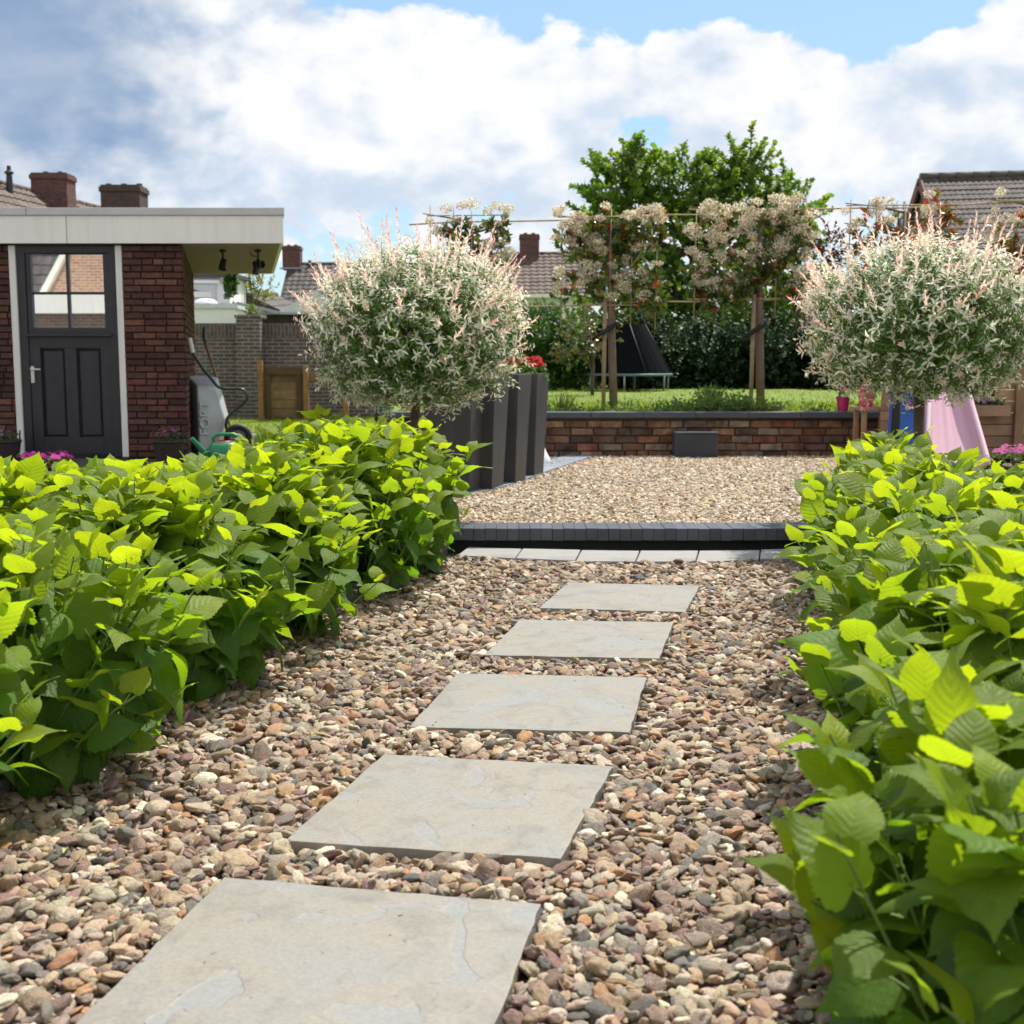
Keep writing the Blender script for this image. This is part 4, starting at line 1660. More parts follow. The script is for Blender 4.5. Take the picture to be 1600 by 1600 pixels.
tag(place_leaves('ground_cover', OVAL, P, D, N, L, C, M_TREE), kind='stuff')


def tuft(label, px, py, d, n, h, cols):
    f = at(px, py, d)
    f.z = lawn_z(f.x) - .01
    P, D, N, L, C = [], [], [], [], []
    for i in range(n):
        v = rvec() * .5
        v[2] = 1
        P.append(np.array(f) + np.array((RNG.normal(0, .05), RNG.normal(0, .05), 0)))
        D.append(v)
        N.append(rvec())
        L.append(h * RNG.uniform(.5, 1.1))
        C.append(np.array(cols[RNG.integers(0, len(cols))]) * RNG.uniform(.8, 1.2))
    tm = [leaf_grid(5, 1, .035, 0, random.uniform(0, .6), 0, 0, 'lance', i) for i in range(4)]
    t = place_leaves('grass_tuft', tm, P, D, N, L, C, M_GRASS, loc=f)
    tag(t, label, 'plant', 'grass tufts along the low wall')


tuft('loose tuft of tall grass above the left end of the low wall', 880, 640, 12.5, 45, .24, [(.12, .2, .04), (.2, .22, .07)])
tuft('small tuft of grass at the foot of the left espalier trunk', 985, 640, 12.5, 40, .17, [(.10, .19, .04)])
tuft('widest tuft of feathery leaves above the ribbed box', 1112, 640, 12.6, 120, .30, [(.08, .16, .035), (.14, .22, .05)])

# ------------------------------------------------------------------ trampoline
tp = at(1000, 608, 20.2)
t = thing('trampoline', 'dark trampoline with black safety net at the back of the lawn', 'trampoline', (tp.x, 20.9, .47))
c = Vector((at(990, 585, 20.2).x, 20.9, at(990, 586, 20.2).z))
rr = .70
ring = [(c.x + rr * math.cos(2 * PI * i / 28), c.y + rr * math.sin(2 * PI * i / 28), c.z) for i in range(29)]
m_ = MB()
m_.tube(ring, .022, 8, cap=False)
m_.build('frame_ring', mat('blue_grey_pad', (.10, .16, .20), .5, .15), t, smooth=True)
m_ = MB()
m_.lathe([(.001, 0), (rr - .03, -.01)], c, 28)
m_.build('jumping_mat', M_BLACKRUB, t)
for i in range(6):
    a = 2 * PI * (i + .3) / 6
    p = Vector((c.x + rr * math.cos(a), c.y + rr * math.sin(a), 0))
    m_ = MB()
    m_.tube([(p.x, p.y, c.z), (p.x, p.y, .46)], .018, 8)
    m_.build('leg', mat('steel_leg', (.22, .24, .25), .4, .1, metal=.5), t, smooth=True)
m_ = MB()
nt = .82
for i in range(28):
    a0, a1 = 2 * PI * i / 28, 2 * PI * (i + 1) / 28
    q = []
    for a, z, k in ((a0, .02, .97), (a1, .02, .97), (a1, nt, .60), (a0, nt, .60)):
        q.append((c.x + .0 + rr * k * math.cos(a) - (.18 if z > .1 else 0), c.y + rr * k * math.sin(a), c.z + z))
    m_.face(q)
m_.build('safety_net', mat('net_fabric', (.006, .007, .009), .95, .2, 9, spec=.05), t)
for i in range(6):
    a = 2 * PI * (i + .8) / 6
    m_ = MB()
    m_.tube([(c.x + rr * math.cos(a), c.y + rr * math.sin(a), c.z), (c.x + rr * .61 * math.cos(a) - .18, c.y + rr * .61 * math.sin(a), c.z + nt)], .013, 6)
    m_.build('net_pole', mat('pole_foam', (.014, .015, .017), .6, .1), t, smooth=True)

# ------------------------------------------------------------------ houses
def tile_slope(mb, r0, r1, e0, e1, tw=.26, course=.34, amp=.035, lip=.03):
    """pantiled roof slope between ridge r0-r1 and eave e0-e1"""
    r0, r1, e0, e1 = map(Vector, (r0, r1, e0, e1))
    nu = max(2, int((r1 - r0).length / tw)) * 4
    nv = max(2, int((e0 - r0).length / course))
    nrm = (r1 - r0).cross(e0 - r0).normalized()
    if nrm.z < 0:
        nrm = -nrm
    rows = []
    for v in range(nv):
        sh = random.uniform(-.01, .01)
        for f, k in ((0.0, 0.0), (1.0, 1.0)):
            s = (v + f) / nv
            row = []
            for u in range(nu + 1):
                t_ = u / nu
                p = r0.lerp(r1, t_).lerp(e0.lerp(e1, t_), s)
                ph = u % 4
                h = amp * (0.0, .55, 1.0, .55)[ph] + lip * k + sh * .3
                row.append(p + nrm * h)
            rows.append(row)
    base = len(mb.v)
    for row in rows:
        mb.v += [tuple(p) for p in row]
    w = nu + 1
    tone = {}
    for i in range(len(rows) - 1):
        for u in range(nu):
            mb.f.append((base + i * w + u, base + i * w + u + 1, base + (i + 1) * w + u + 1, base + (i + 1) * w + u))
            key = (i // 2, u // 4)
            if key not in tone:
                tone[key] = random.uniform(.72, 1.28)
            k = tone[key]
            mb.c.append((k, k, k))
            mb.mi.append(0)


def chimney(parent, c, w, d, z0, z1, m_brick=None, pots=2):
    m_ = MB()
    m_.box((c[0], c[1], (z0 + z1 - .13) / 2), (w, d, z1 - z0 - .13))
    m_.box((c[0], c[1], z1 - .14), (w * 1.07, d * 1.07, .13))
    m_.box((c[0], c[1], z1 - .05), (w * 1.0, d * 1.0, .05))
    ch = m_.build('chimney', m_brick or M_CHIM, parent, bevel=.008)
    for i in range(pots):
        m_ = MB()
        xx = c[0] + (i - (pots - 1) / 2) * w * .4
        m_.lathe([(.09, z1 - .03), (.075, z1 + .05), (.001, z1 + .05)], (xx, c[1], 0), 10)
        m_.build('chimney_pot', mat('clay_pot', (.10, .07, .06), .8), ch)
    m_ = MB()
    m_.box((c[0], c[1] - d / 2 - .05, z0 + .06), (w * 1.25, .16, .07))
    m_.build('flashing', mat('lead', (.30, .31, .33), .45, .2, metal=.3), ch)
    return ch


def house(name, label, r0, r1, run, drop, base_z, tile, wall, over=.3, slope_dir=None, cat='house', ridge_r=.10, verge=None, ts=1.0):
    """gabled house: ridge r0-r1, slopes fall `drop` over `run` on both sides"""
    r0, r1 = Vector(r0), Vector(r1)
    ax = (r1 - r0).normalized()
    sd = Vector((ax.y, -ax.x, 0)).normalized()
    if slope_dir is not None and sd.dot(Vector(slope_dir)) < 0:
        sd = -sd
    t = thing(name, label, cat, ((r0.x + r1.x) / 2, (r0.y + r1.y) / 2, base_z))
    m_ = MB()
    a0, a1 = r0 - Vector((0, 0, .12)), r1 - Vector((0, 0, .12))
    i0, i1 = a0 + ax * over, a1 - ax * over
    k = (run - .3) / run
    P_ = []
    for q in (i0, i1):
        l, r = q + sd * (run * k) - Vector((0, 0, drop * k)), q - sd * (run * k) - Vector((0, 0, drop * k))
        P_ += [(l.x, l.y, base_z), (r.x, r.y, base_z), tuple(r), tuple(q), tuple(l)]
    m_.faces(P_, [(0, 1, 2, 3, 4), (9, 8, 7, 6, 5), (0, 4, 9, 5), (1, 6, 7, 2)])
    wobj = m_.build('wall', wall, t)
    m_ = MB()
    for s in (1, -1):
        tile_slope(m_, r0, r1, r0 + sd * (s * run) - Vector((0, 0, drop)), r1 + sd * (s * run) - Vector((0, 0, drop)), .26 * ts, .34 * ts, .035 * ts, .03 * ts)
    rf = m_.build('roof', tile, t, smooth=True, autosmooth=40)
    m_ = MB()
    nseg = max(3, int((r1 - r0).length / .42))
    for i in range(nseg):
        p, q = r0.lerp(r1, i / nseg), r0.lerp(r1, (i + 1.06) / nseg)
        m_.tube([p + Vector((0, 0, -.02)), q + Vector((0, 0, .0))], [ridge_r * 1.1, ridge_r * .95], 8)
    m_.build('ridge_cap', tile, rf, smooth=True)
    m_ = MB()
    for s in (1, -1):
        e0, e1 = r0 + sd * (s * (run + .03)) - Vector((0, 0, drop + .06)), r1 + sd * (s * (run + .03)) - Vector((0, 0, drop + .06))
        m_.bar(e0, e1, .14, .14)
        for q, off in ((r0, -.02), (r1, .02)):
            m_.bar(q + ax * off - Vector((0, 0, .10)), q + ax * off + sd * (s * run) - Vector((0, 0, drop + .10)), .05, .24)
    m_.build('bargeboard', verge or M_WHITE, rf)
    return t, sd, ax


def window(parent, c, u, nrm, w, h, frame=M_WHITE, pane=M_GLASSDARK):
    c, u, nrm = Vector(c), Vector(u).normalized(), Vector(nrm).normalized()
    m_ = MB()
    Z = Vector((0, 0, 1))
    for s in (-1, 1):
        m_.bar(c + u * (s * w / 2) - Z * (h / 2) + nrm * .02, c + u * (s * w / 2) + Z * (h / 2) + nrm * .02, .07, .07, up=nrm)
        m_.bar(c - u * (w / 2 - .036) + Z * (s * (h / 2 - .036)) + nrm * .021, c + u * (w / 2 - .036) + Z * (s * (h / 2 - .036)) + nrm * .021, .07, .068, up=nrm)
    m_.bar(c - Z * (h / 2 - .072) + nrm * .018, c + Z * (h / 2 - .072) + nrm * .018, .05, .05, up=nrm)
    f = m_.build('window', frame, parent)
    m_ = MB()
    m_.face([c - u * (w / 2) - Z * (h / 2) + nrm * .008, c + u * (w / 2) - Z * (h / 2) + nrm * .008, c + u * (w / 2) + Z * (h / 2) + nrm * .008, c - u * (w / 2) + Z * (h / 2) + nrm * .008])
    m_.build('pane', pane, f)


M_BRWALL = brick_mat('house_brick', (.17, .075, .05), (.12, .05, .04), (.2, .17, .14))
# left neighbours, behind the shed
r0, r1 = at(-130, 254, 31), at(162, 327, 40.5)
hA, sd, ax = house('brick_house', 'house with brown tiled roof and vent pipe behind the shed, upper left', r0, r1, 3.6, 3.0, 0, M_TILE, M_BRWALL, slope_dir=(1, 0, 0))
cc = at(84, 300, 36.6)
chimney(hA, (cc.x, cc.y), 1.02, .75, cc.z - 1.0, at(84, 271, 36.6).z)
cc = at(15, 290, 34.5)
m_ = MB()
m_.lathe([(.10, cc.z - .4), (.085, cc.z + .15), (.075, cc.z + .3), (.12, cc.z + .31), (.12, cc.z + .36), (.06, cc.z + .40), (.05, cc.z + .52), (.001, cc.z + .53)], (cc.x, cc.y, 0), 12)
m_.build('vent_pipe', mat('vent_black', (.03, .03, .035), .5), hA, smooth=True, autosmooth=40)
r0, r1 = at(120, 336, 34), at(330, 338, 35)
hB, sd, ax = house('brick_house', 'neighbouring house of which only a broad dark chimney shows above the shed', r0, r1, 3.0, 2.2, 0, M_TILEGREY, M_BRWALL, slope_dir=(0, -1, 0))
cc = at(195, 320, 34.2)
chimney(hB, (cc.x, cc.y), 1.03, .8, cc.z - .9, at(195, 290, 34.2).z, brick_mat('chimney_dark', (.10, .05, .04), (.065, .035, .03), (.07, .06, .055)), 3)

# far houses in the middle
r0, r1 = at(452, 413, 58), at(735, 411, 58)
hC, sd, ax = house('brick_house', 'far house with tall left chimney and dark tiled roof beside the left willow', r0, r1, 3.9, 2.9, 0, M_TILEGREY, M_RENDER, slope_dir=(0, -1, 0), verge=mat('dark_verge', (.06, .05, .045), .7))
cc = at(457, 405, 58)
chimney(hC, (cc.x, cc.y), .80, .7, cc.z - .5, at(457, 384, 58).z)
cc = at(484, 412, 57.8)
m_ = MB()
m_.tube([(cc.x, cc.y, cc.z - .2), (cc.x, cc.y, cc.z + .15)], .07, 8)
m_.build('vent_pipe', mat('vent_black'), hC)
r0, r1 = at(690, 399, 50), at(930, 396, 50)
hD, sd, ax = house('brick_house', 'far house with brown roof, chimney and white eaves between left willow and espalier', r0, r1, 3.4, 1.72, 0, M_TILE, M_RENDER, slope_dir=(0, -1, 0))
cc = at(827, 396, 49.8)
chimney(hD, (cc.x, cc.y), .76, .7, cc.z - .6, at(827, 366, 49.8).z)
wz = at(860, 487, 46.5)
window(hD, (wz.x, 46.88, wz.z), (1, 0, 0), (0, -1, 0), .95, .5)
# small dark roofed outbuildings nearer
r0, r1 = at(390, 462, 36), at(462, 483, 33)
r1 = at(470, 462, 44)
hE, sd, ax = house('outbuilding', 'low outbuilding with dark tiled roof and white gable behind the garden wall', at(388, 463, 36), at(430, 462, 42), 1.35, .62, 0, M_TILEGREY, M_RENDER, .08, slope_dir=(1, 0, 0), cat='outbuilding', ridge_r=.13, verge=mat('dark_verge'))
g = thing('garden_building', 'low dark timber garden building with white gable panel left of the left willow', 'outbuilding', tuple(at(440, 560, 30))[:2] + (0,))
a, b = at(396, 505, 29), at(560, 505, 29)
m_ = MB()
m_.slab([(a.x, 29), (b.x, 29), (b.x, 31), (a.x, 31)], 0, at(400, 492, 29).z)
m_.build('wall', mat('dark_timber', (.03, .022, .018), .8, .3, 6), g)
m_ = MB()
P_ = [at(428, 491, 28.9), at(540, 491, 28.9), at(540, 470, 28.9), at(490, 455, 28.9)]
P2 = [Vector((p.x, p.y + .12, p.z)) for p in P_]
m_.hexa([P_[0], P_[1], P2[1], P2[0], P_[3], P_[2], P2[2], P2[3]])
m_.build('gable_panel', mat('grey_white_panel', (.62, .61, .60), .6), g)
m_ = MB()
m_.bar(at(372, 474, 28.9), at(436, 489, 28.9), .3, .07)
m_.build('gutter', mat('zinc', (.33, .35, .38), .45, .15, metal=.4), g)
m_ = MB()
m_.slab([(a.x - .1, 28.85), (b.x, 28.85), (b.x, 31), (a.x - .1, 31)], at(400, 492, 29).z + .005, at(400, 489, 29).z + .01)
m_.build('roof', mat('zinc'), g)

# white flat-roofed building with roller shutter
g = thing('white_building', 'white flat roofed building with roller shutter behind the garden wall', 'building', tuple(at(330, 560, 31))[:2] + (0,))
a, b = at(240, 505, 30), at(369, 505, 30)
zt = at(300, 474, 30).z
e = at(394, 505, 34)
m_ = MB()
m_.slab([(a.x, 30), (b.x, 30), (e.x, 34), (a.x, 34)], 0, zt - .12)
m_.build('wall', M_RENDER, g)
m_ = MB()
m_.slab([(a.x - .05, 29.95), (b.x + .05, 29.95), (e.x + .06, 34.05), (a.x - .05, 34.05)], zt - .118, zt)
m_.build('roof_edge', mat('pale_trim', (.60, .61, .62), .5), g)
m_ = MB()
s = at(318, 474, 30.6)
m_.lathe([(.30, zt + .003), (.29, zt + .06), (.22, zt + .12), (.1, zt + .15), (.001, zt + .155)], (s.x, 30.8, 0), 18)
m_.build('skylight', M_PLASTIC_W, g, smooth=True)
a2, b2 = at(240, 474, 32), at(360, 474, 32)
z2 = at(300, 433, 32).z
m_ = MB()
m_.slab([(a2.x, 32), (b2.x, 32), (b2.x, 33.9), (a2.x, 33.9)], zt + .002, z2)
up_ = m_.build('upper_storey', M_RENDER, g)
m_ = MB()
m_.slab([(a2.x - .1, 31.8), (b2.x + .12, 31.8), (b2.x + .12, 34), (a2.x - .1, 34)], z2 + .002, z2 + .10)
m_.build('upper_roof', mat('dark_roof_felt', (.07, .065, .06), .8), g)
m_ = MB()
q0, q1 = at(282, 470, 31.96), at(337, 444, 31.96)
nsl = 16
for i in range(nsl):
    z = q0.z + (q1.z - q0.z) * (i + .5) / nsl
    m_.box(((q0.x + q1.x) / 2, 31.975, z), (q1.x - q0.x, .03, (q1.z - q0.z) / nsl * .86))
sh_ = m_.build('roller_shutter', mat('shutter_grey', (.62, .64, .68), .5, .05), g)
m_ = MB()
q0, q1 = at(280, 443, 31.9), at(343, 436, 31.9)
m_.tube([(q0.x, 31.92, (q0.z + q1.z) / 2), (q1.x, 31.92, (q0.z + q1.z) / 2)], (q1.z - q0.z) / 2, 12)
m_.build('shutter_box', M_PLASTIC_W, sh_, smooth=True, autosmooth=40)

# right house
r0, r1 = at(1438, 277, 33), at(1760, 268, 33)
hR, sd, ax = house('brick_house', 'house with large dark tiled roof filling the upper right edge', r0, r1, 3.6, 3.5, .3, M_TILEGREY, M_BRWALL, .12, slope_dir=(0, -1, 0), ridge_r=.12, verge=mat('red_verge', (.17, .075, .07), .7), ts=.55)

# distant low building seen under the big tree
g = thing('carport', 'low building with red brown roof glimpsed under the big tree', 'outbuilding', tuple(at(1130, 560, 36))[:2] + (.3,))
a, b = at(1080, 530, 36), at(1300, 530, 36)
m_ = MB()
m_.slab([(a.x, 36), (b.x, 36), (b.x, 39), (a.x, 39)], .3, at(1100, 520, 36).z)
m_.build('wall', M_RENDER, g)
m_ = MB()
tile_slope(m_, (a.x - .2, 38, at(1100, 490, 38).z), (b.x, 38, at(1100, 490, 38).z), (a.x - .2, 35.7, at(1100, 520, 36).z), (b.x, 35.7, at(1100, 520, 36).z))
m_.build('roof', mat('red_roof', (.20, .09, .07), .8, .2, attr=True), g, smooth=True, autosmooth=40)

# ------------------------------------------------------------------ garden wall on the left
gw = thing('garden_wall', 'tall weathered grey brown brick wall with pillar at the end of the left lawn', 'wall', (-4.5, 22, 0))
zt = at(335, 505, 22).z
m_ = MB()
m_.slab([(-8, 22), (at(540, 500, 22).x + .6, 22), (at(540, 500, 22).x + .6, 22.22), (-8, 22.22)], -.05, zt - .25)
m_.build('brickwork', M_WALLBR, gw)
m_ = MB()
m_.slab([(-8, 21.985), (at(540, 500, 22).x + .6, 21.985), (at(540, 500, 22).x + .6, 22.235), (-8, 22.235)], zt - .248, zt)
m_.build('soldier_course', M_WALLSOL, gw)
a, b = at(368, 500, 21.7), at(405, 500, 21.7)
m_ = MB()
m_.slab([(a.x, 21.72), (b.x, 21.72), (b.x, 21.98), (a.x, 21.98)], -.05, at(380, 497, 21.7).z)
m_.slab([(a.x - .02, 21.70), (b.x + .02, 21.70), (b.x + .02, 22.26), (a.x - .02, 22.26)], at(380, 497, 21.7).z + .002, at(380, 494, 21.7).z + .03)
m_.build('pillar', M_WALLBR, gw, bevel=.006)

# timber compost bin against that wall
g = thing('timber_gate', 'small brown timber panel with two square posts before the garden wall', 'gate', tuple(at(444, 645, 21.2))[:2] + (-.03,))
m_ = MB()
a, b = at(414, 640, 21.2), at(474, 582, 21.2)
for i in range(5):
    z0 = .03 + i * (b.z - .05) / 5
    v = random.uniform(.7, 1.2)
    m_.box(((a.x + b.x) / 2, 21.25, z0 + (b.z - .05) / 10), (b.x - a.x, .03, (b.z - .05) / 5 - .012), 0, (v, v, v))
m_.build('boards', M_WOODOLD, g, bevel=.004)
for px, top in ((408, 563), (479, 571)):
    p = at(px, 640, 21.15)
    m_ = MB()
    m_.box((p.x, 21.15, (at(px, top, 21.15).z - .03) / 2), (.085, .085, at(px, top, 21.15).z + .03), 0, (1.3, 1.15, .8))
    m_.build('post', M_WOODOLD, g, bevel=.005)
m_ = MB()
dk = (.45, .42, .42)
m_.box(((a.x + b.x) / 2, 21.2, b.z + .03), (b.x - a.x - .02, .05, .13), 0, dk)
for px in (418, 467):
    p = at(px, 600, 21.2)
    m_.box((p.x, 21.205, b.z / 2 - .02), (.085, .045, b.z - .02), 0, dk)
m_.build('frame', M_WOODOLD, g, bevel=.004)
m_ = MB()
p, q = at(484, 590, 21.2), at(545, 594, 21.2)
m_.bar(p, q, .06, .13, (1.1, 1.0, .8))
m_.build('rail', M_WOODOLD, g)
m_ = MB()
p = at(540, 600, 21.22)
m_.box((p.x, 21.22, p.z / 2), (.085, .085, p.z + .1), 0, (1.3, 1.15, .8))
m_.build('post', M_WOODOLD, g, bevel=.005)

# ------------------------------------------------------------------ the brick shed
sh = thing('brick_shed', 'dark red brick shed with flat overhanging white roof, left', 'shed', (-4.4, 13, 0))
DK = ((.125, .055, .040), (.098, .044, .034), (.15, .068, .048), (.078, .038, .032), (.112, .048, .038), (.10, .055, .045))
ZS = 2.165
m_ = MB()
bricks(m_, (-6.6, 13.0, 0), (1, 0, 0), (0, -1, 0), 1.45, ZS, .205, .054, .014, .032, DK, .006)
bricks(m_, (-3.99, 13.0, 0), (1, 0, 0), (0, -1, 0), .606, ZS, .205, .054, .014, .032, DK, .006, 1)
dirv = Vector((-4.42 + 3.39, 4.5, 0)).normalized()
nv = Vector((dirv.y, -dirv.x, 0))
bricks(m_, (-3.39, 12.99, 0), dirv, nv, 4.6, ZS, .205, .054, .014, .032, DK, .006, 0)
m_.build('brickwork', M_SHEDBR, sh)
m_ = MB()
m_.slab([(-6.6, 13.0), (-5.15, 13.0), (-5.15, 13.2), (-6.6, 13.2)], -.05, ZS)
m_.slab([(-3.99, 13.0), (-3.402, 13.0), (-3.402 - .045, 13.2), (-3.99, 13.2)], -.05, ZS)
m_.slab([(-3.448, 13.201), (-4.42, 17.5), (-4.62, 17.5), (-3.65, 13.201)], -.05, ZS)
m_.slab([(-6.6, 17.3), (-4.63, 17.3), (-4.63, 17.5), (-6.6, 17.5)], -.05, ZS)
m_.build('wall', M_MORTAR, sh)
m_ = MB()
roofp = [(-6.9, 12.90), (-2.318, 12.90), (-3.287, 17.5), (-6.9, 17.5)]
m_.slab(roofp, 2.18, 2.455)
rf = m_.build('roof', M_FASCIA, sh)
m_ = MB()
m_.slab([(-6.9, 12.88), (-2.30, 12.88), (-3.27, 17.53), (-6.9, 17.53)], 2.457, 2.532)
m_.build('roof_trim', M_ALU, rf, bevel=.006)
m_ = MB()
m_.face([(-6.88, 12.93, 2.177), (-6.88, 17.48, 2.177), (-3.32, 17.48, 2.177), (-2.36, 12.93, 2.177)])
m_.build('soffit', mat('soffit_board', (.29, .20, .19), .7, .1), rf)
m_ = MB()
for px in (103, ):
    p = at(px, 350, 12.89)
    m_.box((p.x, 12.899, 2.318), (.004, .004, .27))
    m_.build('board_joint', mat('joint_shadow', (.18, .17, .16), .9), rf)
m_ = MB()
p = at(40, 335, 12.87)
m_.box((p.x, 12.878, 2.495), (.005, .004, .073))
m_.build('board_joint', mat('joint_shadow', (.18, .17, .16), .9), rf)
# door set
fr = MB()
for x in (-5.115, -4.025):
    fr.box((x, 13.03, ZS / 2), (.066, .10, ZS))
fr.build('door_frame', M_WHITE, sh, bevel=.004)
d0, d1 = -5.08, -4.06
dm = MB()
zt0 = at(110, 526, 13).z
for (x0, x1, z0, z1, y) in ((d0, d0 + .085, .0, ZS, 13.035), (d1 - .085, d1, .0, ZS, 13.035), (d0 + .086, d1 - .086, ZS - .075, ZS, 13.036)):
    dm.box(((x0 + x1) / 2, y, (z0 + z1) / 2), (x1 - x0, .06, z1 - z0))
dm.build('inner_frame', M_DOOR, sh, bevel=.004)
dr = MB()
x0, x1 = d0 + .088, d1 - .088
wz0, wz1 = at(110, 512, 13).z, at(110, 397, 13).z
xm = (x0 + x1) / 2
# upper light: stiles, rails
for (xa, xb, za, zb) in ((x0, x0 + .05, wz0 - .06, ZS - .08), (x1 - .05, x1, wz0 - .06, ZS - .08), (x0 + .051, x1 - .051, wz1, ZS - .08), (x0 + .051, x1 - .051, wz0 - .06, wz0)):
    dr.box(((xa + xb) / 2, 13.045, (za + zb) / 2), (xb - xa, .05, zb - za))
dr.box(((x0 + x1) / 2, 13.02, wz0 - .075), (x1 - x0 + .05, .09, .028))
# lower door: stiles, rails, raised panels
zb = wz0 - .09
for (xa, xb, za, zz) in ((x0, x0 + .11, .03, zb), (x1 - .11, x1, .03, zb), (xm - .06, xm + .06, .2, zb - .12), (x0 + .111, x1 - .111, zb - .118, zb), (x0 + .111, x1 - .111, .03, .198)):
    dr.box(((xa + xb) / 2, 13.045, (za + zz) / 2), (xb - xa, .05, zz - za))
door = dr.build('door', M_DOOR, sh, bevel=.004)
pn = MB()
for xa, xb in ((x0 + .112, xm - .061), (xm + .061, x1 - .112)):
    za, zz = .20, zb - .121
    i = .03
    pn.hexa([(xa, 13.075, za), (xb, 13.075, za), (xb, 13.075, zz), (xa, 13.075, zz)] + [(xa + .001, 13.056, za + .001), (xb - .001, 13.056, za + .001), (xb - .001, 13.056, zz - .001), (xa + .001, 13.056, zz - .001)])
    pn.faces([(xa + .01, 13.0555, za + .01), (xb - .01, 13.0555, za + .01), (xb - .01, 13.0555, zz - .01), (xa + .01, 13.0555, zz - .01), (xa + i, 13.038, za + i), (xb - i, 13.038, za + i), (xb - i, 13.038, zz - i), (xa + i, 13.038, zz - i)],
             [(4, 5, 6, 7), (0, 1, 5, 4), (1, 2, 6, 5), (2, 3, 7, 6), (3, 0, 4, 7)])
pn.build('door_panel', M_DOOR, door)
mu = MB()
zm = (wz0 + wz1) / 2 - .02
mu.box((xm, 13.045, (wz0 + wz1) / 2), (.026, .036, wz1 - wz0 - .004))
for xa, xb in ((x0 + .052, xm - .014), (xm + .014, x1 - .052)):
    mu.box(((xa + xb) / 2, 13.046, zm), (xb - xa, .034, .026))
mu.build('glazing_bars', M_DOOR, door, bevel=.003)
gp = MB()
gp.face([(x0 + .045, 13.055, wz0 - .005), (x1 - .045, 13.055, wz0 - .005), (x1 - .045, 13.055, wz1 + .005), (x0 + .045, 13.055, wz1 + .005)])
gp.build('pane', M_MIRROR, door)
hd = MB()
hp = at(49, 580, 12.99)
hd.box((hp.x + .005, 13.012, hp.z - .035), (.035, .014, .17))
hd.tube([(hp.x + .005, 13.005, hp.z + .02), (hp.x + .005, 12.96, hp.z + .02), (hp.x + .02, 12.95, hp.z + .02), (hp.x + .11, 12.95, hp.z + .018)], .009, 8)
hd.tube([(hp.x + .005, 13.006, hp.z - .075), (hp.x + .005, 12.996, hp.z - .075)], .010, 10)
hd.build('handle', mat('satin_steel', (.72, .72, .70), .35, .05, metal=.6), door, smooth=True, autosmooth=40)
# spotlights under the overhang
for px, dz in ((348, 0), (403, 1)):
    p = at(px, 389, 13.6)
    m_ = MB()
    z = 2.172
    m_.lathe([(.001, 0), (.035, 0), (.035, -.025), (.012, -.03), (.012, -.09)], (p.x, 13.6, z), 12)
    m_.ball((p.x, 13.6, z - .11), .022, 6)
    dirn = Vector((-.1, -.35, -.9)) if dz == 0 else Vector((.75, -.5, -.1))
    m_.lathe([(.001, -.06), (.034, -.055), (.040, .03), (.045, .06), (.036, .06), (.03, .03), (.001, .03)], Vector((p.x, 13.6, z - .15)) , 14, axis=dirn)
    if dz:
        m_.lathe([(.001, -.06), (.03, -.055), (.036, .06), (.028, .06), (.001, .03)], Vector((p.x - .02, 13.58, z - .20)), 14, axis=(-.1, -.2, -1))
        m_.tube([(p.x, 13.6, z - .07), (p.x - .07, 13.59, z - .06), (p.x - .085, 13.6, z - .02)], .006, 6)
    m_.build('spotlight', mat('lamp_black', (.02, .02, .02), .4, .1), rf, smooth=True, autosmooth=40)

# ------------------------------------------------------------------ the house across the garden, behind the camera, mirrored in the door window
def mir(px, py, d):
    p = at(px, py, d)
    return Vector((p.x, 26.11 - p.y, p.z))


g = thing('garden_house', 'orange brick house across the garden mirrored in the shed door window', 'house', (-11, -7, 0))
A = mir(72, 455, 33)
B = mir(103, 397, 33)
sl = (B.z - A.z) / (B.x - A.x)
apx = Vector((A.x + 3.4, A.y, A.z + sl * 3.4))
m_ = MB()
P_ = [(A.x, A.y, 0), (A.x + 6.8, A.y, 0), (A.x + 6.8, A.y, A.z), (apx.x, A.y, apx.z), (A.x, A.y, A.z)]
m_.faces(P_ + [(x, y - 8, z) for x, y, z in P_], [(0, 1, 2, 3, 4), (9, 8, 7, 6, 5), (0, 4, 9, 5), (1, 6, 7, 2)])
m_.build('wall', M_ORBRICK, g)
m_ = MB()
for (p, q) in (((A.x - .25, A.z - .25 * sl), (apx.x, apx.z)), ((A.x + 7.05, A.z - .25 * sl), (apx.x, apx.z))):
    m_.bar((p[0], A.y + .1, p[1]), (q[0], A.y + .1, q[1]), .14, .20, up=(0, 1, 0))
m_.build('bargeboard', M_WHITE, g)
m_ = MB()
for s in (-1, 1):
    e = Vector((apx.x + s * 3.7, A.y + .18, apx.z - sl * 3.7 + .12))
    tile_slope(m_, (apx.x, A.y + .18, apx.z + .12), (apx.x, A.y - 8, apx.z + .12), e, (e.x, A.y - 8, e.z))
m_.build('roof', M_TILEGREY, g, smooth=True, autosmooth=40)
